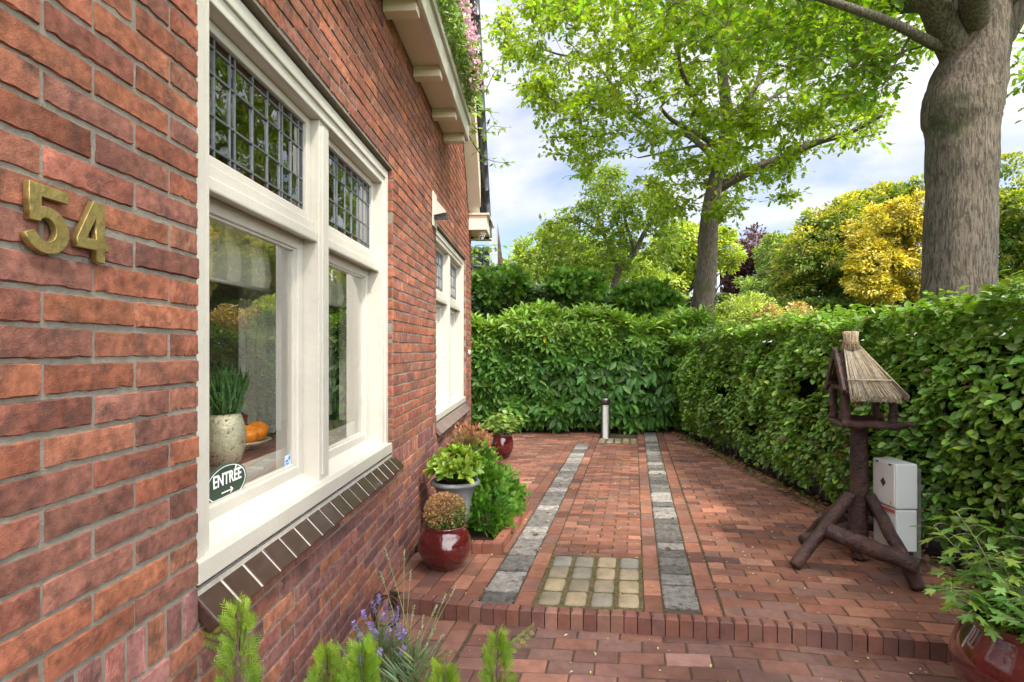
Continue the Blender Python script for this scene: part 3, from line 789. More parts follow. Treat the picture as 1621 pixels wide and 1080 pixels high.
# ------------------------------------------------ house number
def digit(polys, name, y0, z0, sy, sz, tilt=0, x=.004, th=.010):
    """outline pieces (unit square) -> one raised bevelled digit"""
    import bmesh
    cu=bpy.data.curves.new(name,'CURVE'); cu.dimensions='2D'; cu.fill_mode='BOTH'; cu.extrude=th/2; cu.bevel_depth=.0009; cu.bevel_resolution=2
    for poly in polys:
        sp=cu.splines.new('POLY'); sp.points.add(len(poly)-1); sp.use_cyclic_u=True
        for i,(a,b) in enumerate(poly): sp.points[i].co=(a*sy,b*sz,0,1)
    o=bpy.data.objects.new(name,cu); COL.objects.link(o)
    dg=bpy.context.evaluated_depsgraph_get(); me=bpy.data.meshes.new_from_object(o.evaluated_get(dg)); bpy.data.objects.remove(o)
    # local x -> world +y, local y -> world z, local z -> world +x
    T=Matrix(((0,0,1,x+th/2),(math.cos(tilt),-math.sin(tilt),0,y0),(math.sin(tilt),math.cos(tilt),0,z0),(0,0,0,1)))
    me.transform(T); me.update()
    return link(name,me,M['brass'],house)
def arc(cx,cy,rx,ry,a0,a1,n): return [(cx+rx*math.cos(R(a0+(a1-a0)*i/n)),cy+ry*math.sin(R(a0+(a1-a0)*i/n))) for i in range(n+1)]
five=[[(.10,1.0),(.98,1.0),(.98,.83),(.36,.83),(.34,.60)]+arc(.50,.34,.50,.345,105,-150,26)+[(.02,.24),(.20,.30)]+arc(.48,.345,.235,.185,-140,118,20)+[(.34,.46),(.12,.46)]]
d5=digit(five,'digit_five',.868,H+.163,.085,.112,0); d5['label']='brass digit 5'
four=[[(.50,1.0),(.86,1.0),(.86,.36),(1.0,.36),(1.0,.20),(.86,.20),(.86,0),(.60,0),(.60,.20),(0,.20),(0,.34)],[(.60,.36),(.60,.78),(.26,.36)]]
d4=digit(four,'digit_four',.972,H+.165,.073,.110,0); d4['label']='brass digit 4'
# ------------------------------------------------ extractor hood above the far window
v=MB(); v.box((0.001,4.36,H+.97),(.012,4.52,H+1.24),.003)
v.add([(.012,4.375,H+1.20),(.012,4.505,H+1.20),(.115,4.375,H+1.075),(.115,4.505,H+1.075),(.012,4.375,H+1.055),(.012,4.505,H+1.055)],[(0,1,3,2),(0,2,4),(1,5,3),(2,3,5,4)])
vh=v.build('vent_hood',M['white'],house)
v=MB(); v.box((.013,4.39,H+1.040),(.110,4.49,H+1.054)); v.build('vent_grille',M['plasticd'],vh)
# ------------------------------------------------ dormer ledge with fascia and brackets
Y1=4.98
def skew(mb_,*a,**k): mb_.box(*a,**k)
d=MB(); d.box((.001,-.75,3.225),(.185,Y1,3.25)); soff=d.build('soffit',M['cream'],house)
d=MB(); d.box((.186,-.75,3.20),(.212,Y1,3.34),.004); d.box((.190,-.75,3.3405),(.232,Y1+.015,3.372),.004); d.box((.190,-.75,3.3725),(.222,Y1+.01,3.43),.003); d.box((.001,Y1+.0005,3.20),(.211,Y1+.022,3.34),.003); d.build('fascia',M['white'],house)
for yy in (2.30,3.02,3.74,4.40,4.90):
    d=MB(); d.box((.001,yy-.04,3.155),(.184,yy+.04,3.2245),.004); d.build('bracket',M['cream'],house)
d=MB(); d.box((-.6,-.75,3.302),(-.02,Y1-.02,6.2)); dm=d.build('dormer',M['vinyl'],house)
d=MB()
for i in range(22): d.box((-.021,-.74,3.32+i*.13),(-.008,Y1-.03,3.32+i*.13+.118),.003)
d.build('weatherboard',M['vinyl'],dm)
d=MB(); d.box((.02,-.74,3.2505),(.17,Y1-.03,3.40)); d.build('planter_trough',M['zinc'],house)
# ------------------------------------------------ verge, roof, eaves box
def vpt(y,off=0): return 2.99+(6.62-y)*1.43+off
vb=MB()
def slab(mb_,x0,x1,ya,yb,lo,hi):
    vs=[Vector((x,y,vpt(y,o))) for y in (ya,yb) for x in (x0,x1) for o in (lo,hi)]
    mb_.add(vs,[(0,1,3,2),(4,6,7,5),(0,4,5,1),(2,3,7,6),(0,2,6,4),(1,5,7,3)])
slab(vb,.115,.145,6.60,3.2,.0,.36); slab(vb,.002,.1145,6.60,4.96,.0,.03)
vb.build('bargeboard',M['cream'],house)
rf=MB(); rf.smooth=True
slope=math.hypot(1,1.43); rowp=.30; 
L=4.4*slope; nrow=int(L/rowp)
def tile_field(mb_,org,ux,uz,nrm,cols,rowsn,tw,tl,amp=.022,seg=8):
    """pantiles: an S-curve across, each course lapping the one below"""
    org=Vector(org);ux=Vector(ux);uz=Vector(uz);nrm=Vector(nrm)
    for r in range(rowsn):
        vs=[];fs=[];n=cols*seg
        for i in range(n+1):
            u=i/seg; ph=2*math.pi*(u%1); h=amp*math.sin(ph)+amp*.35*math.sin(2*ph)
            for (t,o) in ((0,.030),(0.0,.012),(tl*1.08,.0)):
                vs.append(org+ux*(u*tw)+uz*(r*tl+t)+nrm*(h+o+ (.0 if t else 0)))
        for i in range(n):
            a=i*3; fs.append((a,a+3,a+4,a+1)); fs.append((a,a+2,a+5,a+3))
        mb_.add(vs,fs)
uz=Vector((0,-1,1.43)).normalized(); nr=Vector((0,1.43,1)).normalized()
tile_field(rf,(-6.24,7.05,vpt(7.05,.36)),(1,0,0),uz,nr,27,18,.24,.30)
rfo=rf.build('roof',M['roof'],house)
rb=MB(); slab(rb,-6.2,.11,7.0,3.2,.31,.355); rb.build('roof_boarding',M['cream'],rfo)
e=MB(); e.box((.0015,6.62,2.76),(.215,7.33,2.93),.004); e.box((.0015,6.60,2.9305),(.245,7.35,2.952),.003); e.box((-6.2,6.89,2.765),(.0005,7.33,2.925),.004); e.build('eaves_box',M['cream'],house)
# dome camera under the eaves box
cpos=Vector((.135,6.80,2.757))
cb=MB(); cb.lathe([(.0,.004),(.055,.004),(.055,-.018),(.050,-.022),(.0,-.022)],24,cpos); cb.lathe([(0,-.0225),(.040,-.0225),(.042,-.05),(.036,-.075),(.02,-.088),(0,-.09)],24,cpos)
co=cb.build('security_camera',M['camera_body'],house)
dirc=(Vector((.45,-1,-.55))).normalized(); Mq=dirc.to_track_quat('Z','Y').to_matrix().to_4x4()
cb=MB(); cb.lathe([(.030,-.01),(.031,.034),(.024,.036),(.020,.030),(0,.030)],20,cpos+Vector((0,0,-.055)),Mq); cb.build('camera_lens',M['black'],co)
wm=MB(); wm.lathe([(.0,.02),(.022,.02),(.03,.008),(.03,0)],16,(0.001,6.62,H-.03),Matrix.Rotation(R(90),4,'Y')); wm.build('wall_fitting',M['camera_body'],house)

# ------------------------------------------------ things inside the window
def top(o,label,cat,group=None): return set_props(o,label,cat,group)
b=MB(); b.box((-.62,1.41,H-.425),(-.198,3.15,H-.397),.004); b.mi=1; b.box((-.196,1.41,H-.50),(-.182,3.15,H-.3965),.003); b.box((-.60,1.41,H-.98),(-.56,3.15,H-.426),.003)
top(b.build('window_shelf',[M['inwood'],M['white']]),'dark wooden shelf with cream front edge behind the near window','shelf')
def curtain(y0,y1,lab):
    V=[];F=[];n=40
    for i in range(n+1):
        u=i/n; y=y0+(y1-y0)*u; x=-.40+.022*math.sin(u*26)
        for z in (H-.38,H+1.15): V.append((x,y,z))
    for i in range(n): F.append((2*i,2*i+2,2*i+3,2*i+1))
    top(link('curtain',raw('curtain',V,F,smooth=True),M['cloth']),lab,'curtain','curtains behind the near window')
curtain(2.27,2.62,'beige curtain hanging behind the middle post of the near window'); curtain(3.10,3.40,'beige curtain hanging at the far side of the near window')
def blind(y0,y1,lab):
    V=[];F=[];C=[];n=int((y1-y0)/.012); zz=np.linspace(H+.235,H+.60,9)
    for i in range(n+1):
        y=y0+(y1-y0)*i/n; st_=int((y-y0)/.085)%2
        for j,z in enumerate(zz):
            V.append((-.235+.006*math.sin(j*1.3)+.004*math.sin(y*30),y,z)); C.append((.60,.55,.42) if st_ else (.40,.37,.28))
    m=len(zz)
    for i in range(n):
        for j in range(m-1): a=i*m+j; F.append((a,a+m,a+m+1,a+1))
    o=link('window_blind',raw('window_blind',V,F,C,True),M['stripe']); top(o,lab,'blind','striped blinds in the near window')
    h=MB(); h.tube([(-.235,y0,H+.233),(-.235,y1,H+.233)],.009,8); h.build('bottom_rail',M['white'],o)
blind(1.47,2.20,'striped cream fabric blind behind the left pane of the near window'); blind(2.36,3.09,'striped cream fabric blind behind the right pane of the near window')
# vase with grassy plant
vx,vy=-.262,1.925
vc=Vector((vx,vy,H-.397))
v=MB(); pr=[(0,.0),(.045,.0),(.052,.006),(.066,.05),(.070,.09),(.066,.13),(.056,.165),(.050,.175),(.046,.172),(.050,.16),(.058,.10),(0,.10)]
v.lathe(pr,32,vc)
vase=top(v.build('vase',M['silver']),'mottled silver glass vase on the shelf behind the near window','vase')
n=170; pos=np.tile(np.array([vx,vy,H-.24]),(n,1))+rng.normal(0,.016,(n,3))*[1,1,0]; a=rng.uniform(0,6.28,n); tl=rng.uniform(.15,1.1,n)
dd=np.stack([np.cos(a)*tl,np.sin(a)*tl,np.ones(n)],1)
gp=leaves('potted_grass',T_LANCE,pos,dd,np.stack([np.cos(a),np.sin(a),np.zeros(n)],1)+.01,rng.uniform(.11,.19,n),tints(n,(.09,.19,.07),.25),M['laurel'],wx=.55)
top(gp,'short spiky green grass growing in the silver vase','plant')
fc=Vector((-.36,2.215,H-.397))
pl=MB(); pl.lathe([(0,.012),(.05,.012),(.10,.022),(.115,.034),(.112,.036),(.095,.028),(0,.018)],28,fc); pl.lathe([(.03,.0),(.03,.012),(0,.012)],16,fc)
top(pl.build('fruit_plate',M['silver']),'small shiny plate of fruit behind the near window','plate')
def fruit(x,y,z,r,mat,name,lab,grp,sz=1,sx=1):
    m=MB(); m.lathe([(0,-.93*sz*r),(.35*r,-.9*sz*r),(.7*r,-.68*sz*r),(.93*r,-.33*sz*r),(r,0.02*sz),(.93*r,.38*sz*r),(.7*r,.70*sz*r),(.35*r,.90*sz*r),(.12*r,.90*sz*r),(0,.86*sz*r)],24,(x,y,z),None,sx,1)
    o=top(m.build(name,mat),lab,name,grp); s=MB(); s.tube([(x,y,z+.84*r*sz),(x+.002,y,z+.98*r*sz)],.003,6); s.build('stalk',M['twig'],o)
fz=fc.z+.024
fruit(fc.x+.05,fc.y-.045,fz+.040,.040,M['orange'],'orange','orange on the fruit plate nearer the silver vase','oranges on the plate')
fruit(fc.x+.045,fc.y+.045,fz+.042,.042,M['orange'],'orange','orange on the fruit plate farther from the silver vase','oranges on the plate')
fruit(fc.x-.04,fc.y-.035,fz+.080,.042,M['apple'],'apple','dark red apple on the plate behind the nearer orange','red apples on the plate',.95)
fruit(fc.x-.04,fc.y+.040,fz+.084,.042,M['apple'],'apple','dark red apple on the plate behind the farther orange','red apples on the plate',.95)
fruit(-.33,1.76,H-.397+.045,.045,M['lemon'],'lemon','yellow lemon half hidden at the left of the silver vase','',1.2)
# oval entree sign
def text_mesh(txt,size,name):
    cu=bpy.data.curves.new(name,'FONT'); cu.body=txt; cu.size=size; cu.extrude=.0006; cu.align_x='CENTER'; cu.align_y='CENTER'; cu.offset=.0006
    o=bpy.data.objects.new(name,cu); COL.objects.link(o); dg=bpy.context.evaluated_depsgraph_get(); me=bpy.data.meshes.new_from_object(o.evaluated_get(dg)); bpy.data.objects.remove(o); return me
sc_=Vector((-.1305,1.702,H-.412)); sgx=Matrix(((0,0,1,sc_.x),(1,0,0,sc_.y),(0,1,0,sc_.z),(0,0,0,1)))
s=MB(); s.prism([(.118*math.cos(a),.059*math.sin(a)) for a in np.linspace(0,2*math.pi,49)[:-1]],-.004,.004,.001,sgx)
sign=top(s.build('entrance_sign',M['signgreen'],smooth=False),'dark green oval ENTRÉE sign with arrow in the near window','sign')
tm=text_mesh('ENTRÉE',.046,'lettering'); tm.transform(sgx@Matrix.Translation((.004,.014,.0048))@Matrix.Diagonal((1.0,1.15,1,1))); link('lettering',tm,M['signwhite'],sign)
s=MB(); n=48
vs=[sgx@Vector((rr*.118*math.cos(a),rr*.059*math.sin(a),.0047)) for rr in (.93,.895) for a in np.linspace(0,2*math.pi,n+1)[:-1]]
s.add(vs,[(i,(i+1)%n,n+(i+1)%n,n+i) for i in range(n)])
s.add([sgx@Vector(p) for p in ((-.030,-.027,.0048),(.026,-.027,.0048),(.026,-.023,.0048),(-.030,-.023,.0048))],[(0,1,2,3)])
s.add([sgx@Vector(p) for p in ((.020,-.036,.0049),(.036,-.025,.0049),(.020,-.014,.0049),(.018,-.018,.0049),(.027,-.025,.0049),(.018,-.032,.0049))],[(0,1,4,5),(1,2,3,4)])
s.build('border_and_arrow',M['signwhite'],sign)
s=MB(); s.box((-.1355,2.118,ZB+.132),(-.1345,2.168,ZB+.175)); stk=s.build('alarm_sticker',M['sticker'])
top(stk,'small pale blue sticker in the bottom corner of the near window','sticker')
s=MB(); s.lathe([(0,0),(.008,0),(.008,.0006),(0,.0006)],16,(-.1342,2.155,ZB+.163),Matrix.Rotation(R(90),4,'Y')); s.box((-.1342,2.124,ZB+.140),(-.1338,2.150,ZB+.146)); s.box((-.1342,2.122,ZB+.150),(-.1338,2.146,ZB+.158)); s.build('sticker_print',M['stickblue'],stk)
# ================================================================== PLANTS
def vW(X,Z,z):      # view-frame arrays -> world Nx3
    X=np.asarray(X,float);Z=np.asarray(Z,float);z=np.asarray(z,float)
    return np.stack([CAM.x+RT.x*X+FW.x*Z, CAM.y+RT.y*X+FW.y*Z, z+0*X],-1)
def vD(dx,dz,dzz): return np.stack([RT.x*dx+FW.x*dz, RT.y*dx+FW.y*dz, dzz+0*dx],-1)
def nz(n): return rng.normal(0,1,n)
def mix(a,b,t): return a*(1-t)[:,None]+b*t[:,None]

# ---------------- beech hedge along the right side
def beech(name,label,Z0,Z1,n,size,ground):
    hd=empty(name,Wd(3.0,(Z0+Z1)/2,ground),label,'hedge')
    Hh=lambda Z: 1.53+.17*np.exp(-((np.asarray(Z)-1.5)/3.2)**2*(np.asarray(Z)>1.5))+.03*np.sin(Z*1.3)+.025*np.sin(Z*3.7+1)
    nf=int(n*.74); nt_=n-nf
    Z=rng.uniform(Z0,Z1,nf); z=ground+.10+rng.beta(1.15,1.0,nf)*(Hh(Z)-.12-ground)
    p=np.stack([Z,z*1.2,z*0],-1)
    bump=.07*lf_noise(p,2.3,1)+.065*lf_noise(p,7.5,2)
    X=2.60-bump+.10*np.clip(z-1.2,0,1)+np.abs(nz(nf))*.075+np.where(z<.35,(.35-z)*.5,0)
    keep=(lf_noise(p,5,5)>-1.12)&((z>.30)|(rng.random(nf)<.55)); X,Z,z=X[keep],Z[keep],z[keep]
    m=len(X)
    dx=-.35-.5*rng.random(m); dz=nz(m)*.85; dy=-.22+nz(m)*.42
    nx=-.60+nz(m)*.42; nzz=nz(m)*.42; ny=.75+nz(m)*.40
    X2=rng.uniform(2.52,3.35,nt_); Z2=rng.uniform(Z0,Z1,nt_); p2=np.stack([X2,Z2,X2*0],-1)
    z2=Hh(Z2)+.05*lf_noise(p2,4,3)-np.abs(nz(nt_))*.05+.02
    sh=rng.random(nt_)<.12; z2[sh]+=rng.uniform(0,.10,sh.sum())
    X=np.r_[X,X2];Z=np.r_[Z,Z2];z=np.r_[z,z2]
    dx=np.r_[dx,nz(nt_)*.8-.25];dz=np.r_[dz,nz(nt_)*.8];dy=np.r_[dy,.25+nz(nt_)*.35]
    nx=np.r_[nx,nz(nt_)*.35-.15];nzz=np.r_[nzz,nz(nt_)*.35];ny=np.r_[ny,np.ones(nt_)]
    N=len(X); c=tints(N,(.145,.275,.044),.32,(.25,.37,.05),.15)
    c*= (1+.30*lf_noise(np.stack([Z,z,X],-1),2.0,9))[:,None].clip(.55,1.5)
    c[rng.random(N)<.010]=(.20,.115,.045); newg=np.clip((z-1.38)/.2,0,1)*(rng.random(N)<.75); c=mix(c,tints(N,(.20,.31,.045),.18),newg*.75)
    leaves('foliage',T_BEECH,vW(X,Z,z),vD(dx,dz,dy),vD(nx,nzz,ny),rng.uniform(size*.72,size*1.25,N),c,M['beech'],hd)
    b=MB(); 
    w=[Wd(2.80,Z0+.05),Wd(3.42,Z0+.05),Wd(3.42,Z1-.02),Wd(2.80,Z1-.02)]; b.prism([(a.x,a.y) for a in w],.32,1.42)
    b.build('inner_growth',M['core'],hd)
    s=MB()
    Zs=Z0+.1
    while Zs<Z1:
        X0=2.78+rnd.uniform(-.05,.12); pts=[Wd(X0,Zs,ground-.05),Wd(X0+rnd.uniform(-.03,.03),Zs+rnd.uniform(-.04,.04),.25),Wd(X0+rnd.uniform(-.08,.08),Zs+rnd.uniform(-.1,.1),.6)]
        s.tube(pts,[.016,.012,.008],6)
        for q in range(3):
            a=pts[1]; s.tube([a,a+Vector((rnd.uniform(-.15,.1),rnd.uniform(-.15,.15),rnd.uniform(.1,.3)))],[.006,.003],4)
        Zs+=rnd.uniform(.10,.2)
    s.build('stems',M['twig'],hd); return hd
beech('beech_hedge','clipped green beech hedge along the right side of the brick patio',-1.0,9.7,48000,.059,0)

# ---------------- laurel hedge across the back
hd=empty('laurel_hedge',Wd(1.0,9.6,0),'glossy cherry laurel hedge across the far end of the patio','hedge')
def laurel_shoots(n,Xr,Zf,Hf,seed=0):
    X=rng.uniform(*Xr,n); u=rng.random(n); 
    Ht=Hf(X); topm=u<.30
    z=np.where(topm,Ht+nz(n)*.05,.10+(rng.random(n)**.9)*(Ht-.15))
    p=np.stack([X,z,z*0],-1)
    Z=Zf-.16*lf_noise(p,2.6,21)-.09*lf_noise(p,6,22)+np.abs(nz(n))*.10
    Z=np.where(topm,Zf+rng.uniform(-.1,.75,n),Z)
    Z=Z+.15*np.clip(z-1.5,0,1)+np.clip(.35-z,0,1)*.5
    return X,Z,z,topm,Ht
n=2100; X,Z,z,tp,Ht=laurel_shoots(n,(-1.15,3.3),9.15,lambda X:1.78+.10*np.sin(X*2.1)+.06*np.sin(X*5))
kk=8; N=n*kk
ax=np.stack([nz(n)*.45,-.75+nz(n)*.3,.30+nz(n)*.35],-1); ax[tp]=np.stack([nz(tp.sum())*.35,nz(tp.sum())*.3-.15,np.ones(tp.sum())],-1); ax=norm(ax)
o=norm(np.cross(ax,rng.normal(0,1,(n,3)))); o2=np.cross(ax,o)
ang=np.arange(kk)*2.4; uu=np.arange(kk)/kk
A=ax[:,None,:]*(.14*uu)[None,:,None]
dirs=(o[:,None,:]*np.cos(ang)[None,:,None]+o2[:,None,:]*np.sin(ang)[None,:,None])*(1.0-.35*uu)[None,:,None]+ax[:,None,:]*(.30+.9*uu)[None,:,None]+np.array([0,0,-.30])
pos=np.stack([X,Z,z],-1)[:,None,:]+A; pos=pos.reshape(-1,3); dirs=dirs.reshape(-1,3)
nr_=np.repeat(ax,kk,0)+rng.normal(0,.2,(N,3))+[0,0,.25]
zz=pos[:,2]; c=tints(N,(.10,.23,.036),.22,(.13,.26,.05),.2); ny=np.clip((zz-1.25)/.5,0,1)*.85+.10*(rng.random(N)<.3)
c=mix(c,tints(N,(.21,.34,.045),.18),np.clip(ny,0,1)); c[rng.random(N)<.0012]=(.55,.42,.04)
big=np.repeat(rng.uniform(.80,1.3,n),kk)*np.where(zz<1.25,1.12,.85)
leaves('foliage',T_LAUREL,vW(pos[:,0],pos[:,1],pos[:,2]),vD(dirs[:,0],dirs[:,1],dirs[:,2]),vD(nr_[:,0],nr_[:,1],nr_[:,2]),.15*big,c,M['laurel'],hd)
n=120; X=rng.uniform(.3,2.6,n); z=rng.uniform(.2,1.25,n); Z=9.02+np.abs(nz(n))*.09-.1*lf_noise(np.stack([X,z,z],-1),3,23)
kk=6; ang=np.arange(kk)*1.05+.4; dx=np.tile(np.cos(ang),n)+nz(n*kk)*.2; dy=-.9+nz(n*kk)*.35; dzz=-.35+nz(n*kk)*.2
P_=np.repeat(np.stack([X,Z,z],-1),kk,0)+np.stack([dx*.02,dzz*.02,dy*.0],-1)
leaves('large_leaves',T_LAUREL,vW(P_[:,0],P_[:,1],P_[:,2]),vD(dx,dzz,dy),vD(dx*.5+nz(n*kk)*.5,-.9+nz(n*kk)*.4,.5+nz(n*kk)*.5),rng.uniform(.14,.22,n*kk),tints(n*kk,(.075,.19,.035),.22),M['laurel'],hd,wx=1.35)
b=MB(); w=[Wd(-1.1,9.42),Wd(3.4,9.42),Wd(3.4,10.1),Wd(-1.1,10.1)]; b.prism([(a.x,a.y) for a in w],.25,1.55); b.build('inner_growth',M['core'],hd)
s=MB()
for i in range(34):
    X0=rnd.uniform(-1,3.2); s.tube([Wd(X0,9.35+rnd.uniform(-.1,.1),-.05),Wd(X0+rnd.uniform(-.1,.1),9.3,.4),Wd(X0+rnd.uniform(-.2,.2),9.25,.8)],[.016,.012,.006],5)
s.build('stems',M['twig'],hd)

# ---------------- generic clumped crown
def clumps(ell, ncl, per, crad, size, col, spread=.2, alt=None, pa=.1, tmpl=T_SIMPLE, mat=None, up=.5, topcol=None, seed=0, wx=1.0, jit=.35, split=0):
    """ell: list of (X,Z,z,rx,rz,ry) ellipsoids in the view frame; foliage sits in clumps over their surfaces"""
    if split:
        s_=[]
        for e in ell:
            for q in range(split):
                a=rng.uniform(0,6.28); r=math.sqrt(rng.random())*.85; k_=rng.uniform(.18,.42); s_.append((e[0]+e[3]*r*math.cos(a),e[1]+e[4]*rng.uniform(-.5,.5),e[2]+e[5]*r*math.sin(a),e[3]*k_,e[4]*k_,e[5]*k_*1.1))
        ell=s_
    E=np.array(ell,float); wgt=E[:,3]*E[:,5]; wgt/=wgt.sum(); idx=rng.choice(len(E),ncl,p=wgt); e=E[idx]
    d=norm(rng.normal(0,1,(ncl,3))+[0,0,.25]); rr=rng.uniform(.62,1.05,ncl)[:,None]
    c=e[:,:3]+np.stack([d[:,0]*e[:,3],d[:,1]*e[:,4],d[:,2]*e[:,5]],-1)*rr
    N=ncl*per; C=np.repeat(c,per,0); D=np.repeat(d,per,0)
    cs=np.repeat(rng.uniform(.6,1.35,ncl),per)*crad
    q=norm(rng.normal(0,1,(N,3))+D*.7)*(rng.random(N)**.45)[:,None]*cs[:,None]*[1,1,.62]
    pos=C+q; dr=norm(q+D*crad*.4)+rng.normal(0,jit,(N,3))+[0,0,-.15]; nn=D*.5+[0,0,up]+rng.normal(0,.45,(N,3))
    cc=tints(N,col,spread,alt,pa)*np.repeat(np.exp(rng.normal(0,.16,(ncl,1))),per,0)
    if topcol is not None:
        t=np.clip(q[:,2]/cs/.62*.9+.25,0,1)*np.repeat(rng.random(ncl)<.8,per); cc=mix(cc,tints(N,topcol,spread),t)
    return vW(pos[:,0],pos[:,1],pos[:,2]),vD(dr[:,0],dr[:,1],dr[:,2]),vD(nn[:,0],nn[:,1],nn[:,2]),rng.uniform(.7,1.3,N)*size,cc,c
def pe(px,py,Z,rx,ry,dz=None):     # ellipsoid given by its place and size in the picture at distance Z
    k=Z/894; return ((px-810.5)*k,Z,H-(py-554)*k,rx*k,(rx*k if dz is None else dz),ry*k)
def far_tree(name,label,Z,ell,trunkpx,ncl,per,crad,size,col,group=None,bark='bark_dark',tw=.25,**kw):
    kw.setdefault('split',16); size*=.72; per=int(per*1.5); ncl=int(ncl*1.35); crad*=.78
    base=Wd((trunkpx-810.5)/894*Z,Z,-.13); t=empty(name,base,label,'tree',group)
    P1,D1,N1,S1,C1,cen=clumps(ell,ncl,per,crad,size,col,**kw)
    leaves('crown',T_SIMPLE if 'tm' not in kw else kw['tm'],P1,D1,N1,S1,C1,M['farleaf'],t)
    m=MB(); ez=np.mean([e[2] for e in ell]); topc=Vector(vW([ell[0][0]],[ell[0][1]],[ez])[0])
    m.tube([base,base.lerp(topc,.5)+Vector((rnd.uniform(-.3,.3),0,0)),topc],[tw,tw*.75,tw*.4],10)
    for i in rng.choice(len(cen),min(26,len(cen)),replace=False):
        a=base.lerp(topc,rnd.uniform(.35,.95)); b_=Vector(vW([cen[i][0]],[cen[i][1]],[cen[i][2]])[0]); mid=a.lerp(b_,.5)+Vector((0,0,-.15*(b_-a).length))
        m.tube([a,mid,b_],[tw*.3,tw*.2,tw*.06],5)
    m.build('trunk',M[bark],t); return t
def scaled(l,Z): return l
far_tree('golden_tree','golden yellow leaved tree left of the thick oak trunk',26,[pe(1408,385,26,50,58,2.2),pe(1440,350,26,36,40,2),pe(1375,430,26,34,50,2),pe(1420,455,26,40,34,2)],1415,230,60,.62,.25,(.48,.36,.045),alt=(.38,.35,.06),pa=.4)
far_tree('tinted_tree','broad green tree with yellow tinged top left of the golden tree',31,[pe(1330,365,31,60,46,3),pe(1300,395,31,62,66,3),pe(1262,430,31,34,60,2.5),pe(1340,420,31,44,70,3),pe(1390,340,33,70,36,3)],1305,300,60,.78,.30,(.15,.21,.035),topcol=(.38,.34,.045))
far_tree('copper_beech','purple leaved copper beech behind the slim oak trunk',42,[pe(1198,425,42,56,62,4),pe(1168,460,42,44,50,3),pe(1232,430,42,34,50,3)],1190,150,70,1.0,.36,(.085,.035,.045),alt=(.12,.05,.05),pa=.2)
far_tree('pale_green_tree','small pale green tree right of the copper beech',34,[pe(1228,430,34,32,46,2.5),pe(1205,470,34,34,34,2),pe(1260,475,34,30,34,2)],1230,120,60,.62,.27,(.22,.30,.07))
far_tree('light_green_tree','light yellow green tree just left of the slim oak trunk',27,[pe(1075,410,27,52,48,2.5),pe(1130,420,27,36,46,2.5),pe(1040,440,27,40,46,2)],1080,170,55,.60,.26,(.25,.33,.035),alt=(.38,.38,.05),pa=.25)
far_tree('dark_green_tree','tall dark green tree with yellow shoots right of the thick oak trunk',25,[pe(1600,330,25,66,95,4),pe(1680,330,25,90,120,4),pe(1560,390,25,60,70,3),pe(1470,300,27,24,24,2),pe(1530,430,25,60,50,3),pe(1790,340,25,90,120,4)],1640,430,62,.72,.27,(.11,.17,.03),topcol=(.35,.36,.05))
far_tree('bushy_tree','dark bushy tree low behind the hedge under the golden tree',29,[pe(1180,500,29,60,34,2),pe(1330,490,29,70,40,2),pe(1440,485,29,50,34,2),pe(1080,485,29,60,34,2),pe(1250,500,29,40,26,2)],1330,260,50,.55,.26,(.09,.14,.028),alt=(.15,.21,.035),pa=.3)
far_tree('round_tree','round mid green tree behind the left end of the tall hedge',24,[pe(880,420,24,60,46,2.5),pe(830,440,24,36,40,2),pe(940,430,24,50,50,2.5),pe(1000,450,24,50,40,2)],900,240,55,.55,.22,(.20,.28,.04),alt=(.32,.38,.05),pa=.45)
far_tree('wood_edge_tree','broad dark tree beyond the right edge of the hedge',20,[pe(1900,380,20,160,150,4),pe(2200,330,20,200,220,5)],1950,240,60,.8,.26,(.07,.12,.025),topcol=(.16,.22,.035))

def bush(name,label,Z,ell,ncl,per,crad,size,col,tmpl=T_SIMPLE,mat='farleaf',cat='bush',stems=8,**kw):
    e0=ell[0]; base=Wd(e0[0],e0[1],-.1); t=empty(name,base,label,cat)
    P1,D1,N1,S1,C1,cen=clumps(ell,ncl,per,crad,size,col,**kw)
    leaves('foliage',tmpl,P1,D1,N1,S1,C1,M[mat],t)
    m=MB()
    for i in rng.choice(len(cen),min(stems,len(cen)),replace=False):
        b_=Vector(vW([cen[i][0]],[cen[i][1]],[cen[i][2]])[0]); m.tube([base,base.lerp(b_,.5)+Vector((0,0,.05)),b_],[.03*Z/12,.02*Z/12,.006*Z/12],5)
    m.build('stems',M['twig'],t); return t
bush('pale_shrub','pale yellow green shrub behind the hedge right of the slim oak trunk',17,[pe(1175,500,17,46,28,.9),pe(1150,515,17,30,20,.7)],90,60,.28,.10,(.32,.38,.09),up=.2)
bush('dry_shrub','straw coloured twiggy shrub behind the hedge left of the bird table',16,[pe(1245,502,16,42,20,.7),pe(1275,512,16,30,14,.6)],60,50,.25,.10,(.42,.33,.14),alt=(.30,.16,.09),pa=.4,up=.1)
for i,(px,py,rx,ry,lab) in enumerate([(905,462,50,26,'feathery green shrub rising above the middle of the tall dark hedge'),(1020,480,44,26,'low feathery green shrub at the right end of the tall dark hedge'),(790,455,40,22,'feathery green shrub above the tall hedge beside the house corner')]):
    bush('feathery_shrub',lab,12.4,[pe(px,py,12.4,rx,ry,.5)],70,40,.20,.16,(.10,.21,.03),alt=(.18,.31,.04),pa=.3,tmpl=T_FAN,mat='conif',up=.1)
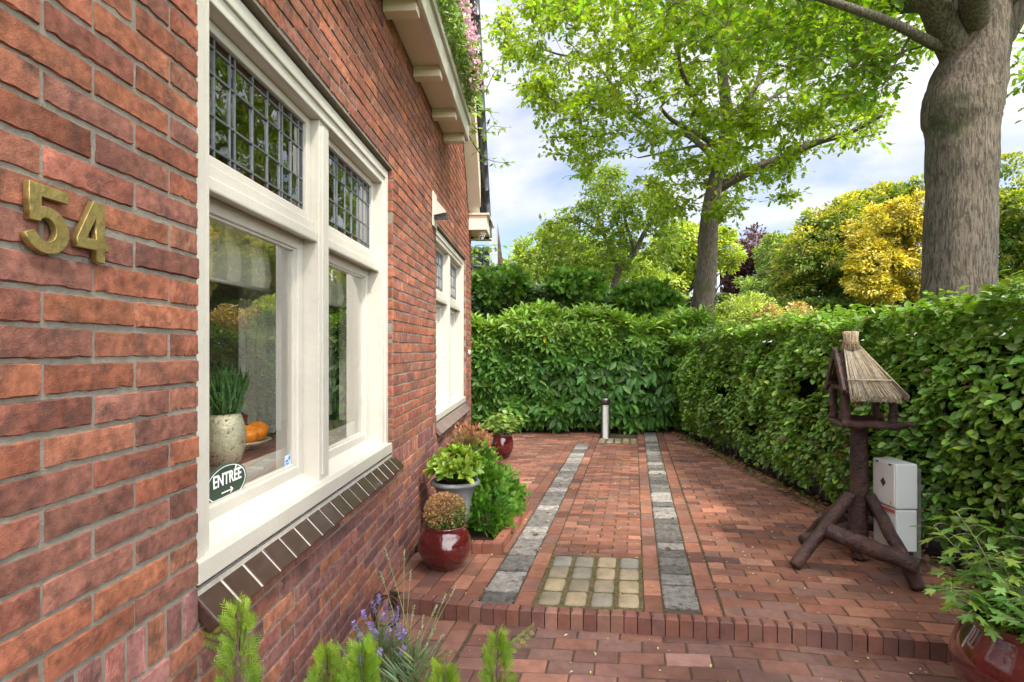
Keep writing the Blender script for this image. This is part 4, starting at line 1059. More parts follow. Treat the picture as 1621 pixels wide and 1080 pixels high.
# tall dark hedge behind the laurel
hd=empty('tall_hedge',Wd(.8,12.6,-.1),'tall dark green hedge standing behind the laurel hedge','hedge')
n=12000; X=rng.uniform(-1.6,3.6,n); tpm=rng.random(n)<.25; tpz=2.55+.06*np.sin(X*3)-.16*np.clip(X-1.2,0,9)
z=np.where(tpm,tpz+nz(n)*.04,rng.uniform(.9,2.55,n)*tpz/2.55); Z=np.where(tpm,rng.uniform(12.1,12.9,n),12.1-.08*lf_noise(np.stack([X,z,z],-1),4,31)+np.abs(nz(n))*.08)
leaves('foliage',T_BEECH,vW(X,Z,z),vD(nz(n),-.3+nz(n)*.4,-.2+nz(n)*.5),vD(nz(n)*.3,-.8+0*X,.5+nz(n)*.3),rng.uniform(.06,.10,n),tints(n,(.045,.095,.020),.25,(.10,.20,.03),.12),M['beech'],hd)
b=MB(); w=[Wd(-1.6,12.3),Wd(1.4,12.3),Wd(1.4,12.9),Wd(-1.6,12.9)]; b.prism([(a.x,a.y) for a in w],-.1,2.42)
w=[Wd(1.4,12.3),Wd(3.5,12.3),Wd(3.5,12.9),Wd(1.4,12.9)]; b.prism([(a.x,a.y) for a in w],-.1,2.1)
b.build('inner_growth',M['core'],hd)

# ---------------- oaks with real limbs
def inpoly(px,py,poly):
    r=np.zeros(len(px),bool); n=len(poly)
    for i in range(n):
        x1,y1=poly[i];x2,y2=poly[(i+1)%n]
        c=((y1>py)!=(y2>py))&(px<(x2-x1)*(py-y1)/((y2-y1)+1e-9)+x1); r^=c
    return r
def proj(W_):
    d=W_-np.array(CAM); X=d@np.array(RT); Z=d@np.array(FW); return 810.5+894*X/np.maximum(Z,.01), 554-894*d[:,2]/np.maximum(Z,.01), X, Z
def smooth_path(pts,rads,n=6):
    """Catmull-Rom through the points"""
    P_=[Vector(p) for p in pts]; o=[];r=[]
    for i in range(len(P_)-1):
        a=P_[max(i-1,0)];b=P_[i];c=P_[i+1];d=P_[min(i+2,len(P_)-1)]
        for k_ in range(n):
            t=k_/n; o.append(.5*((2*b)+(c-a)*t+(2*a-5*b+4*c-d)*t*t+(3*b-a-3*c+d)*t**3)); r.append(rads[i]*(1-t)+rads[i+1]*t)
    o.append(P_[-1]); r.append(rads[-1]); return o,r
def oak(name,label,base,limbs,clusters,crad,per,lsize,col,barkname,alt=None,pa=.1,twigmin=.006,trunk_n=20,tmpl=T_OAK,matl='oakleaf',hue=.12,spread=.2,flat=.45):
    t=empty(name,base,label,'tree')
    m=MB(); net=[]
    for k_,(pts,rads) in enumerate(limbs):
        rads=list(rads)+[.02]*(len(pts)-len(rads)); o,r=smooth_path(pts,rads,8 if k_==0 else 6)
        r=[x*(1+.012*math.sin(i*.9+k_)+rnd.uniform(-.008,.008)) for i,x in enumerate(r)]
        m.tube(o,r,trunk_n if k_==0 else (12 if rads[0]>.06 else 8),jit=.018)
        net+= [(p,rr) for p,rr in zip(o,r)][(len(o)//2 if k_==0 else 1):]
    NP=np.array([tuple(p) for p,_ in net]); NR=np.array([r for _,r in net])
    C=np.array(clusters); todo=list(range(len(C)))
    d0=np.array([np.min(np.linalg.norm(NP-c,axis=1)) for c in C]); todo.sort(key=lambda i:d0[i])
    tips=[]
    for i in todo:
        c=C[i]; dv=c-NP; dist=np.linalg.norm(dv,axis=1); cost=dist*(1+.5*(dv[:,2]<-.2))
        j=int(np.argmin(cost)); a=Vector(NP[j]); b_=Vector(c); L=(b_-a).length
        if L<.02: tips.append(Vector((0,0,1))); continue
        mid=a.lerp(b_,.5)+Vector((rnd.uniform(-.12,.12)*L,rnd.uniform(-.12,.12)*L,rnd.uniform(-.02,.14)*L))
        o,_=smooth_path([a,mid,b_],[1,1,1],3)
        r0=min(NR[j]*.75,twigmin+.011*L); rr=[r0+(twigmin*.6-r0)*q/(len(o)-1) for q in range(len(o))]
        m.tube(o,rr,5 if r0<.03 else 7,cap=False)
        NP=np.concatenate([NP,np.array([tuple(p) for p in o[1:]])]); NR=np.concatenate([NR,np.array(rr[1:])])
    n=len(C); tw=6
    tc_=np.repeat(C,tw,0); td=norm(rng.normal(0,1,(n*tw,3))*[1,1,flat]+[0,0,.12]); tl=rng.uniform(.6,1.25,n*tw)*crad
    for i in range(n*tw):
        a=Vector(tc_[i]); e=a+Vector(td[i])*tl[i]*.85
        m.tube([a,a.lerp(e,.5)+Vector((0,0,.03*tl[i])),e],[twigmin*.55,twigmin*.42,twigmin*.25],3,cap=False)
    pt=max(per//tw,1); N=n*tw*pt
    u=np.tile((np.arange(pt)+.6)/pt,n*tw); u=np.clip(u+rng.normal(0,.08,N),.08,1.08)
    A=np.repeat(tc_,pt,0); D=np.repeat(td,pt,0); Lr=np.repeat(tl,pt)
    off=rng.normal(0,1,(N,3))*[1,1,.6]; off=norm(off)*lsize*.30
    pos=A+D*(u*Lr)[:,None]+off
    dr=D*.6+norm(off)*.9+[0,0,-.22]+rng.normal(0,.25,(N,3)); nn=np.array([0,0,1.0])+rng.normal(0,.42,(N,3))
    c=tints(N,col,spread,alt,pa,hue)*np.repeat(np.exp(rng.normal(0,.12,(n,1))),tw*pt,0)
    leaves('crown',tmpl,pos,dr,nn,lsize*rng.uniform(.65,1.2,N),c,M[matl],t)
    m.build('trunk',M[barkname],t); return t
# slim oak in the middle
ZC=12.0
def pp(px,py,Z=ZC): return P(px,py,Z)
kr=ZC/894
limbs=[([Wd((1108-810.5)*kr,ZC,-.15),pp(1112,500),pp(1119,420),pp(1121,372),pp(1127,319),pp(1138,265),pp(1146,228,12.1),pp(1152,186,12.1),pp(1145,133,12.2),pp(1143,80,12.2),pp(1150,10,12.3),pp(1146,-90,12.5),pp(1150,-220,12.7)],[.27,.225,.205,.20,.175,.15,.14,.125,.11,.10,.08,.06,.03]),
 ([pp(1136,300),pp(1185,272,11.7),pp(1238,250,11.4),pp(1291,226,11.1),pp(1344,210,10.8),pp(1397,182,10.4)],[.10,.095,.085,.07,.05,.03]),
 ([pp(1143,240),pp(1110,215,11.8),pp(1066,192,11.4),pp(1045,170,11.1)],[.07,.06,.045,.03]),
 ([pp(1140,262),pp(1090,215,12.8),pp(1040,205,13.2),pp(990,165,13.6),pp(945,105,14),pp(880,85,14.2),pp(850,75,14.4)],[.07,.06,.05,.04,.035,.025,.015]),
 ([pp(1125,188,12.1),pp(1098,150,11.6),pp(1078,110,11),pp(1070,60,10.7),pp(1040,45,10.4)],[.06,.05,.04,.03,.02]),
 ([pp(1152,186,12.1),pp(1190,150,12.6),pp(1215,90,13),pp(1260,40,13.4),pp(1290,-60,13.6)],[.07,.06,.05,.035,.02]),
 ([pp(1143,80,12.2),pp(1112,30,12),pp(1085,-20,11.8),pp(1040,-90,11.5)],[.07,.055,.04,.02]),
 ([pp(1150,210,12.1),pp(1180,180,12.8),pp(1230,150,13.6),pp(1290,120,14.2)],[.06,.05,.035,.02]),
 ([pp(1143,250),pp(1120,230,12.8),pp(1060,240,13.6),pp(1010,250,14)],[.05,.04,.03,.015])]
polyC=[(782,22),(830,5),(850,-60),(900,-160),(1050,-260),(1250,-260),(1420,-150),(1490,0),(1480,80),(1440,110),(1452,150),(1395,190),(1385,228),(1330,246),(1300,232),(1272,236),(1262,300),(1240,318),(1205,292),(1165,330),(1120,352),(1085,345),(1050,338),(1010,318),(985,280),(935,285),(905,262),(882,236),(870,215),(862,190),(838,150),(812,110),(786,72)]
def crown_clusters(poly,n,Zf,noise_sc=.011,thr=-.75,seed=3):
    o=[]
    x0=min(p[0] for p in poly);x1=max(p[0] for p in poly);y0=min(p[1] for p in poly);y1=max(p[1] for p in poly)
    while len(o)<n:
        px=rng.uniform(x0,x1,400);py=rng.uniform(y0,y1,400); ok=inpoly(px,py,poly)
        v=lf_noise(np.stack([px,py,0*px],-1),noise_sc,seed); ok&=v>thr
        for a,b in zip(px[ok],py[ok]):
            Z=Zf(a,b)
            if Z is None: continue
            o.append(tuple(P(a,b,Z)))
            if len(o)>=n: break
    return o
def zc(a,b):
    r=min(1,math.hypot((a-1150)/400,(b-60)/330)); h=2.9*math.sqrt(max(0,1-r*r))+.5
    return 12.2+rnd.uniform(-h,h)
cl=crown_clusters(polyC,660,zc,.013,-.70,3)
oak('slim_oak_tree','slim oak with a leafy bright green crown standing behind the hedge in the middle',limbs[0][0][0],limbs,cl,.42,66,.125,(.22,.29,.024),'bark_mid',alt=(.30,.38,.04),pa=.25,twigmin=.010)
# airy tree further left
Z1=18; k1=Z1/894
limbs=[([Wd((965-810.5)*k1,Z1,-.1),pp(972,470,Z1),pp(976,440,Z1),pp(988,418,Z1),pp(1005,398,Z1),pp(1025,360,Z1),pp(1050,335,Z1),pp(1058,300,Z1)],[.2,.13,.12,.11,.08,.07,.05,.03]),
 ([pp(978,436,Z1),pp(972,405,Z1+.5),pp(955,370,Z1+.8),pp(945,330,Z1+1),pp(940,300,Z1+1)],[.08,.07,.05,.035,.02]),
 ([pp(955,372,Z1+.8),pp(920,350,Z1),pp(880,345,Z1-.5)],[.05,.035,.02]),([pp(1005,398,Z1),pp(990,350,Z1-.6),pp(985,310,Z1-.6),pp(970,285,Z1-.6)],[.06,.045,.03,.015])]
polyD=[(822,455),(815,420),(850,395),(852,365),(880,345),(885,315),(920,300),(935,272),(965,265),(1000,290),(1040,285),(1065,320),(1075,380),(1060,420),(1000,425),(960,450),(900,470)]
cl=crown_clusters(polyD,230,lambda a,b:Z1+rnd.uniform(-2,2),.02,-.6,5)
oak('airy_tree','airy light green tree with forked brown trunk behind the tall dark hedge',limbs[0][0][0],limbs,cl,.45,48,.17,(.17,.25,.035),'bark_mid',alt=(.27,.34,.05),pa=.3,twigmin=.012,tmpl=T_SIMPLE,matl='farleaf')
# thick oak on the right
ZR=6.5; kq=ZR/894/2
def wd_(l,r_,py): return (P((l+r_)/2,py,ZR),(r_-l)*kq)
tr=[wd_(1452,1580,640),wd_(1464,1570,540),wd_(1469,1565,457),wd_(1474,1567,318),wd_(1475,1570,215),wd_(1468,1575,175),wd_(1480,1582,132),wd_(1502,1588,80),wd_(1512,1592,30)]
tpts=[Wd((1516-810.5)/894*ZR,ZR,-.2)]+[a for a,_ in tr]+[P(1556,-60,ZR+.1),P(1565,-190,ZR+.3),P(1560,-420,ZR+.5)]; trd=[.50]+[b for _,b in tr]+[.22,.17,.08]
trunkc=Wd((1516-810.5)/894*ZR,ZR,0)
def vv(X,Z,z): return Wd(X,Z,z)
limbs=[(tpts,trd),
 ([P(1520,100,ZR),P(1500,55,ZR-.1),P(1478,8,ZR-.3),P(1450,-60,ZR-.6),P(1400,-200,ZR-1.4),P(1330,-420,ZR-2.2)],[.17,.16,.14,.12,.09,.05]),
 ([P(1560,95,ZR),P(1590,45,ZR-.1),P(1625,-5,ZR-.2),P(1700,-90,ZR-.6),P(1850,-180,ZR-1)],[.17,.15,.13,.11,.06]),
 ([P(1535,92,ZR),P(1505,78,ZR-.05),P(1478,70,ZR-.1),P(1455,58,ZR-.3),P(1413,37,ZR-.6),P(1344,12,ZR-1.0),P(1250,-20,ZR-1.4),P(1130,-60,ZR-1.7)],[.07,.07,.062,.055,.048,.04,.03,.015]),
 ([P(1540,60,ZR),vv(4.2,5.0,5.6),vv(3.2,3.2,6.2),vv(2.4,1.2,6.6),vv(1.8,-.6,6.8)],[.16,.13,.10,.07,.03]),
 ([P(1550,20,ZR),vv(5.4,7.6,6.0),vv(5.2,9.5,6.8),vv(4.6,11.0,7.2)],[.14,.11,.08,.04]),
 ([P(1550,30,ZR),vv(6.4,5.4,6.0),vv(7.4,3.6,6.6),vv(8.0,1.6,7.0)],[.14,.11,.08,.04]),
 ([P(1555,-60,ZR),vv(4.4,7.6,6.8),vv(2.8,8.2,7.4),vv(1.0,8.4,7.8)],[.12,.10,.07,.03]),
 ([P(1444,-70,ZR-.6),vv(3.2,6.2,6.6),vv(1.8,6.0,7.0),vv(.6,5.6,7.0)],[.09,.07,.05,.02]),
 ([P(1560,-100,ZR),vv(4.9,4.6,7.2),vv(4.2,2.4,8.0),vv(3.6,.4,8.2)],[.10,.08,.05,.02])]
# picture-side limit of the crown's underside
BX=[-500,820,900,1000,1100,1180,1260,1340,1420,1468,1480,1500,1590,1600,1660,1800,2600]; BY=[-40,-60,-20,40,90,150,200,205,215,205,60,20,20,130,200,260,420]
SUNV=np.array(SUN_DIR)
def holes(W_,lst):
    ok=np.ones(len(W_),bool)
    for (X,Z,r) in lst:
        o=np.array(Wd(X,Z,0.0)); d=W_-o; t=d@SUNV; q=np.linalg.norm(d-t[:,None]*SUNV,axis=1); ok&=~((q<r)&(t>0))
    return ok
HOLES=[(.45,4.4,.55),(1.0,4.6,.50),(1.5,3.9,.28),(-.2,6.0,.45),(.75,3.6,.22),(2.9,7.0,.8),(1.5,9.5,.9),(-.1,5.2,.3)]  # crown gaps cut along the sun direction to let light onto patio patches
cl=[];cw=np.zeros((0,3))
TRK=[(1420,-260),(1640,-260),(1620,900),(1440,900)]
while len(cw)<470:
    n=3000; a=rng.uniform(0,2*math.pi,n); r=6.6*np.sqrt(rng.random(n)); X=5.1+r*np.cos(a); Z=6.0+r*np.sin(a); lo=4.6-.10*np.clip(r-2,0,9); hi=lo+1.0+4.2*np.sqrt(np.clip(1-(r/6.7)**2,0,1))
    z=lo+(hi-lo)*rng.random(n)**1.3; Wp=vW(X,Z,z); px,py,_,Zv=proj(Wp)
    ok=((Zv<.6)|(py<np.interp(px,BX,BY)-45/np.maximum(Zv,1)*6))&(r>.9)
    ok&=lf_noise(Wp,.9,41)>-.75; ok&=(np.linalg.norm(Wp-np.array(CAM),axis=1)>3.6)&(X>np.where(Z<8,2.3,1.0))
    ok&=holes(Wp,HOLES)&~(inpoly(px,py,TRK)&(Zv>0)&(Zv<7.2)&(py>-200))
    cw=np.concatenate([cw,Wp[ok]])
polyR=[(840,-40),(1000,-120),(1300,-200),(1621,-200),(1700,-60),(1640,60),(1620,-30),(1440,-30),(1420,90),(1420,160),(1400,190),(1345,180),(1300,120),(1180,110),(1060,70),(950,20),(860,15)]
cl2=[];
for (a,b_) in [(rng.uniform(840,1660),rng.uniform(-160,215)) for _ in range(2600)]:
    if len(cl2)>=185: break
    if not inpoly(np.array([a]),np.array([b_]),polyR)[0]: continue
    w_=(a-840)/640
    if a<1150 and rnd.random()>.45: continue
    cl2.append(tuple(P(a,b_,rnd.uniform(6.2,9.0))))
shade_ext=vW(np.r_[rng.uniform(2.0,5.8,150),rng.uniform(.8,2.6,60)],np.r_[rng.uniform(-3.0,1.2,150),rng.uniform(-3.2,.2,60)],rng.uniform(5.2,8.2,210))  # leaf clusters added out of view, shading the foreground, wall and window
cw=np.concatenate([cw[:470],np.array(cl2),shade_ext])
oak('thick_oak_tree','big old oak with thick mossy grey trunk behind the right hedge',tpts[0],limbs,cw,.50,48,.115,(.17,.27,.028),'bark_oak',alt=(.24,.33,.035),pa=.22,twigmin=.009,trunk_n=44)
# ================================================================== OBJECTS ON THE PATIO
def pot(name,label,X,Z,z0,prof,mat,soilr,soilz,group=None,cat='plant pot',n=48):
    c=Wd(X,Z,z0); t=empty(name,c,label,cat,group)
    m=MB(); m.lathe(prof,n,c); m.build('body',mat,t)
    s=MB(); s.lathe([(soilr,soilz),(soilr*.5,soilz+.008),(0,soilz+.006)],24,c); s.build('soil',M['soil'],t); return c
def ballprof(rb,rw,rr,h,lip=.012):
    o=[(0,0),(rb*.92,0),(rb,.006)]
    for i in range(1,14):
        u=i/14; a=math.sin(math.pi*(u**.92)); base=rb*(1-u)+rr*u
        o.append((base+(rw-(rb*(1-.5)+rr*.5))*a, .006+(h-.02)*u))
    o+=[(rr+lip*.3,h-.012),(rr+lip,h-.006),(rr+lip*.8,h),(rr-.002,h+.001),(rr-.010,h-.008),(rr-.006,h-.06),(rr*.9,h-.10)]
    return o
# red glazed pot with the browned box ball
c1=pot('red_pot','dark red glazed round pot nearest the house step holding a browned box ball',-.415,3.50,0,ballprof(.085,.168,.122,.268),M['oxblood'],.118,.225,'dark red glazed pots')
def ball(name,label,c,r,n,size,cols,tmpl=T_SIMPLE,cat='plant',squash=.92,mat='beech'):
    d=norm(rng.normal(0,1,(n,3))+[0,0,.15]); rr=r*(.72+.33*rng.random(n)**.6+.05*lf_noise(d*r,30,71))
    pos=np.array(c)+d*rr[:,None]*[1,1,squash]; dr=d+rng.normal(0,.6,(n,3)); nn=d+rng.normal(0,.6,(n,3))+[0,0,.3]
    t=empty(name,Vector(c)-Vector((0,0,r*.9)),label,cat)
    leaves('foliage',tmpl,pos,dr,nn,rng.uniform(.7,1.3,n)*size,cols(n,d),M[mat],t)
    m=MB(); b0=Vector(c)-Vector((0,0,r*1.05))
    for i in range(26):
        e=Vector(c)+Vector(d[i*7])*r*.85; m.tube([b0,b0.lerp(e,.5)+Vector((0,0,.01)),e],[.004,.003,.0015],4)
    m.build('stems',M['twig'],t); return t
def bcol(n,d):
    t=np.clip(.62+.55*d[:,2]-.35*d[:,0]+nz(n)*.28,0,1)
    return mix(tints(n,(.11,.16,.025),.25),tints(n,(.42,.24,.11),.28),(t>.55).astype(float))
ball('box_ball','box ball browned and tan on top in the nearest dark red pot',c1+Vector((0,0,.335)),.125,5200,.016,bcol)
# grey urn with a leafy skimmia
c2=pot('grey_urn','grey flared urn against the brick wall holding a bright leafy shrub',-.40,3.98,0,[(0,0),(.095,0),(.098,.02),(.085,.035),(.055,.06),(.052,.10),(.075,.125),(.098,.16),(.105,.22),(.112,.28),(.125,.34),(.145,.385),(.158,.395),(.170,.402),(.176,.414),(.170,.426),(.158,.432),(.150,.428),(.140,.41),(.125,.36)],M['zinc'],.145,.405,None,'plant pot')
def rosettes(name,label,c,rad,n,per,size,col,alt,tmpl=T_LAUREL,up=.6,wx=1.5,cat='plant',mat='laurel',zr=.10,leafdrop=.0):
    t=empty(name,Vector(c),label,cat); m=MB()
    pos=[];dr=[];nn=[]
    for i in range(n):
        a=i*2.4; r=rad*math.sqrt((i+.5)/n)*rnd.uniform(.85,1.1); e=Vector(c)+Vector((r*math.cos(a),r*math.sin(a),zr*(1.25-(r/rad)**2)+rnd.uniform(0,.05)))
        ax=Vector((math.cos(a)*r/rad*.9,math.sin(a)*r/rad*.9,up+.2)).normalized()
        b0=Vector(c)+Vector((math.cos(a)*r*.3,math.sin(a)*r*.3,-.02)); m.tube([b0,b0.lerp(e,.6)+Vector((0,0,.01)),e],[.0045,.0035,.002],4)
        o=ax.orthogonal().normalized(); o2=ax.cross(o)
        for k_ in range(per):
            an=k_*2.4+rnd.uniform(-.2,.2); f=1-.75*k_/per
            d=(o*math.cos(an)+o2*math.sin(an))*f+ax*(.25+.8*(1-f))+Vector((0,0,-leafdrop)); pos.append(tuple(e-ax*.035*f)); dr.append(tuple(d)); nn.append(tuple(ax+d*(-.3)))
    N=len(pos); leaves('foliage',tmpl,np.array(pos),np.array(dr),np.array(nn)+rng.normal(0,.15,(N,3)),rng.uniform(.75,1.2,N)*size,tints(N,col,.2,alt,.4),M[mat],t,wx=wx)
    m.build('stems',M['stem'],t); return t
rosettes('skimmia_shrub','bright yellow green shrub with oblong leaves growing in the grey urn',c2+Vector((0,0,.44)),.185,34,13,.078,(.19,.31,.035),(.30,.39,.045),zr=.13)
# far red pot with maple like plant
c3=pot('red_pot','dark red glazed round pot standing at the far house corner',-.13,7.02,0,ballprof(.085,.150,.125,.30),M['oxblood'],.118,.26,'dark red glazed pots')
def leafy(name,label,c,rad,hgt,nst,per,size,col,alt,tmpl=T_MAPLE,cat='plant',mat='beech',flop=.5,stemr=.003,extra=()):
    t=empty(name,Vector(c),label,cat); m=MB(); pos=[];dr=[];nn=[]
    st=[]
    for i in range(nst):
        a=i*2.4+rnd.uniform(-.3,.3); r=rad*math.sqrt((i+.5)/nst); st.append((Vector((r*math.cos(a),r*math.sin(a),hgt*(1.05-.55*(r/rad)**2)*rnd.uniform(.7,1.1)))))
    st+= [Vector(e) for e in extra]
    for e in st:
        e2=Vector(c)+e; b0=Vector(c)+Vector((e.x*.25,e.y*.25,-.02)); md=b0.lerp(e2,.55)+Vector((0,0,.25*abs(e.z)*.5)); pts,_=smooth_path([b0,md,e2],[1,1,1],4)
        m.tube(pts,[stemr*(1-.6*q/(len(pts)-1)) for q in range(len(pts))],5)
        for k_ in range(per):
            u=1-.62*(k_/per)**1.1; q=pts[min(int(u*(len(pts)-1)),len(pts)-1)]
            a=k_*2.4+rnd.uniform(-.5,.5); o=Vector((math.cos(a),math.sin(a),rnd.uniform(-.1,.5)))
            L=size*rnd.uniform(.5,1.0); tip=q+o*L; m.tube([q,q.lerp(tip,.5)+Vector((0,0,.006)),tip],[stemr*.4,stemr*.35,stemr*.3],3,cap=False)
            pos.append(tuple(tip)); dr.append((o.x+rnd.uniform(-.3,.3),o.y+rnd.uniform(-.3,.3),-.25+rnd.uniform(-.3,.3)*flop)); nn.append((o.x*.35,o.y*.35,1))
    N=len(pos); leaves('foliage',tmpl,np.array(pos),np.array(dr),np.array(nn)+rng.normal(0,.28,(N,3)),rng.uniform(.6,1.2,N)*size,tints(N,col,.2,alt,.22),M[mat],t)
    m.build('stems',M['stem'],t); return t
leafy('maple_plant','bright green lobed leaf plant growing in the far dark red pot',c3+Vector((0,0,.28)),.25,.30,26,9,.075,(.17,.29,.045),(.30,.38,.06))
# near right pot, partly outside the picture
c4=pot('red_pot','large dark red glazed pot in the near right corner below the step',1.985,2.12,LZ,ballprof(.13,.275,.205,.415,.014),M['oxblood'],.20,.35,'dark red glazed pots',n=64)
leafy('lobed_leaf_plant','light green plant with jagged lobed leaves spilling from the large near pot',c4+Vector((0,0,.36)),.27,.27,44,14,.078,(.11,.21,.038),(.22,.31,.045),tmpl=T_MAPLE,extra=[(-.33,.02,.16),(-.24,.22,.34),(-.20,.15,.42),(-.02,-.05,.36),(-.30,-.05,.10),(.05,-.2,.2)],stemr=.004)
# ---------------- conifers and heather in the bed
def conifer(name,label,ell,n,size,col,alt,pa=.25,up=.35,mat='conif',tmpl=T_FAN,cat='shrub',wx=1.0,spread=.22,group=None,clump=26,inner=.55):
    """soft conifer: sprays gathered in tufts over ellipsoids (X,Z,z,rx,ry,rz)"""
    E=np.array(ell,float); wg=E[:,3]*E[:,5]; wg/=wg.sum(); nc=max(n//clump,4); idx=rng.choice(len(E),nc,p=wg); e=E[idx]
    d=norm(rng.normal(0,1,(nc,3))+[0,-.15,.25]); rr=rng.uniform(inner,1.0,nc)[:,None]
    C=e[:,:3]+d*e[:,3:6]*rr; cs=size*1.15
    Cn=np.repeat(C,clump,0); D=np.repeat(d,clump,0); N=len(Cn)
    q=rng.normal(0,1,(N,3))*cs*.42+D*rng.uniform(-.2,.6,(N,1))*cs; pos=Cn+q
    dr=D+norm(q)*.55+[0,0,up]; nn=np.cross(D,[0,0,1.0])+rng.normal(0,.7,(N,3))
    tip=np.clip((q*D).sum(1)/cs*1.1+.35,0,1); c=mix(tints(N,col,spread),tints(N,alt,spread),tip*.8*(rng.random(N)<.85))
    t=empty(name,Wd(E[0][0],E[0][1],0),label,cat,group)
    leaves('foliage',tmpl,vW(pos[:,0],pos[:,1],pos[:,2]),vD(dr[:,0],dr[:,1],dr[:,2]),vD(nn[:,0],nn[:,1],nn[:,2]),rng.uniform(.65,1.2,N)*size*.8,c,M[mat],t,wx=wx)
    m=MB(); b0=Wd(E[0][0],E[0][1],-.02)
    for i in range(min(16,nc)):
        e_=Vector(vW([C[i][0]],[C[i][1]],[C[i][2]])[0]); m.tube([b0,b0.lerp(e_,.5)+Vector((0,0,.02)),e_],[.010,.007,.003],5)
    m.build('stems',M['twig'],t); return t
conifer('dwarf_cypress','dense fresh green dwarf cypress bush in the brick edged bed beside the red pot',[(-.17,4.12,.16,.15,.17,.16),(-.22,4.35,.27,.14,.17,.18),(-.07,4.45,.20,.12,.16,.14)],3000,.062,(.06,.17,.016),(.14,.29,.028))
conifer('dwarf_cypress','taller green dwarf cypress bush behind in the bed below the heather',[(-.27,4.82,.33,.11,.16,.17),(-.16,4.95,.20,.11,.16,.13),(-.24,4.75,.2,.15,.16,.18)],2000,.062,(.055,.16,.016),(.13,.27,.028))
conifer('heather_shrub','rusty orange brown heathery shrub against the wall under the far window',[(-.40,5.45,.42,.12,.16,.15),(-.35,5.3,.34,.10,.14,.16)],1500,.075,(.26,.11,.045),(.36,.17,.08),up=.8,wx=.6)
conifer('heather_shrub','small brownish green tufted plant between the urn and the far window',[(-.40,4.75,.50,.09,.10,.12)],400,.06,(.16,.13,.05),(.28,.14,.07),up=.9,wx=.6)
# ---------------- foreground thuja tips and lavender
def thuja(label,X,Z,ztop,r,n,lean=(0,0),shoot=(),seed=0):
    c=Wd(X,Z,LZ); t=empty('thuja_shrub',c,label,'shrub','young thujas along the near paving')
    m=MB(); h=ztop-LZ; pos=[];dr=[];nn=[];sz=[]
    m.tube([c,c+Vector((lean[0]*.5,lean[1]*.5,h*.5)),c+Vector((lean[0],lean[1],h*.97))],[.010,.006,.0015],5)
    for i in range(int(n*1.05)):
        u=rnd.random()**.8; a=rnd.uniform(0,6.28); rr=r*(1-u)**.75*rnd.uniform(.35,1.05)+.004
        o=Vector((math.cos(a),math.sin(a),0)); b0=c+Vector((lean[0]*u,lean[1]*u,h*u*.98))+o*rr
        pos.append(tuple(b0)); dr.append(tuple(o*1.0+Vector((0,0,.7+.6*u)))); q=Vector((-math.sin(a),math.cos(a),rnd.uniform(-.4,.4)))+o*rnd.uniform(-.5,.5); nn.append(tuple(q)); sz.append(.070*rnd.uniform(.5,1.3)*(1-.35*u))
    for (dx,dz,zz,L) in shoot:     # longer side sprays
        s0=c+Vector((lean[0],lean[1],h*.86)); e=Wd(X+dx,Z+dz,zz); m.tube([s0,s0.lerp(e,.5)+Vector((0,0,.006)),e],[.002,.0015,.001],4)
        for k_ in range(int(L)):
            u=(k_+.5)/L; p=s0.lerp(e,u); d=(e-s0).normalized(); sd_=1 if k_%2 else -1; up_=Vector((0,0,1))
            pos.append(tuple(p)); dr.append(tuple(d*.7+up_*.75*sd_)); nn.append(tuple(d.cross(up_)+Vector((0,0,.1)))); sz.append(.030*(1-.4*u)+.006)
    N=len(pos); lo=np.clip((np.array(pos)[:,2]-ztop+.35)/.35,0,1)
    leaves('foliage',T_THUJA,np.array(pos),np.array(dr),np.array(nn),np.array(sz),mix(tints(N,(.08,.19,.02),.25),tints(N,(.30,.43,.04),.2),lo*.75),M['conif'],t,wx=.9)
    m.build('stem',M['twig'],t)
def zt(py,Z): return H-(py-554)/894*Z
thuja('yellow green thuja tip below the near end of the tile sill',(368-810.5)/894*1.36,1.36,zt(958,1.36),.075,420,(.01,.01),[(-.075,.02,zt(1018,1.36),16),(.03,.0,zt(942,1.36),9),(-.03,.0,zt(985,1.36),8)])
thuja('thin thuja tip just left of the lavender',(502-810.5)/894*1.8,1.8,zt(1030,1.8),.10,420,(.03,.01),[(.03,0,zt(1018,1.8),7)])
thuja('rounded bright thuja top in front of the lavender',(572-810.5)/894*1.72,1.72,zt(1018,1.72),.11,640)
thuja('short thuja tip low at the bottom edge of the picture over the brick paving',(712-810.5)/894*1.75,1.75,zt(1056,1.75),.10,420,(-.02,0))
thuja('upright thuja with a long leaning side shoot over the brick paving',(785-810.5)/894*1.78,1.78,zt(1004,1.78),.065,420,(.005,0),[(.115,.02,zt(994,1.8),14),(.02,.0,zt(996,1.78),7)])
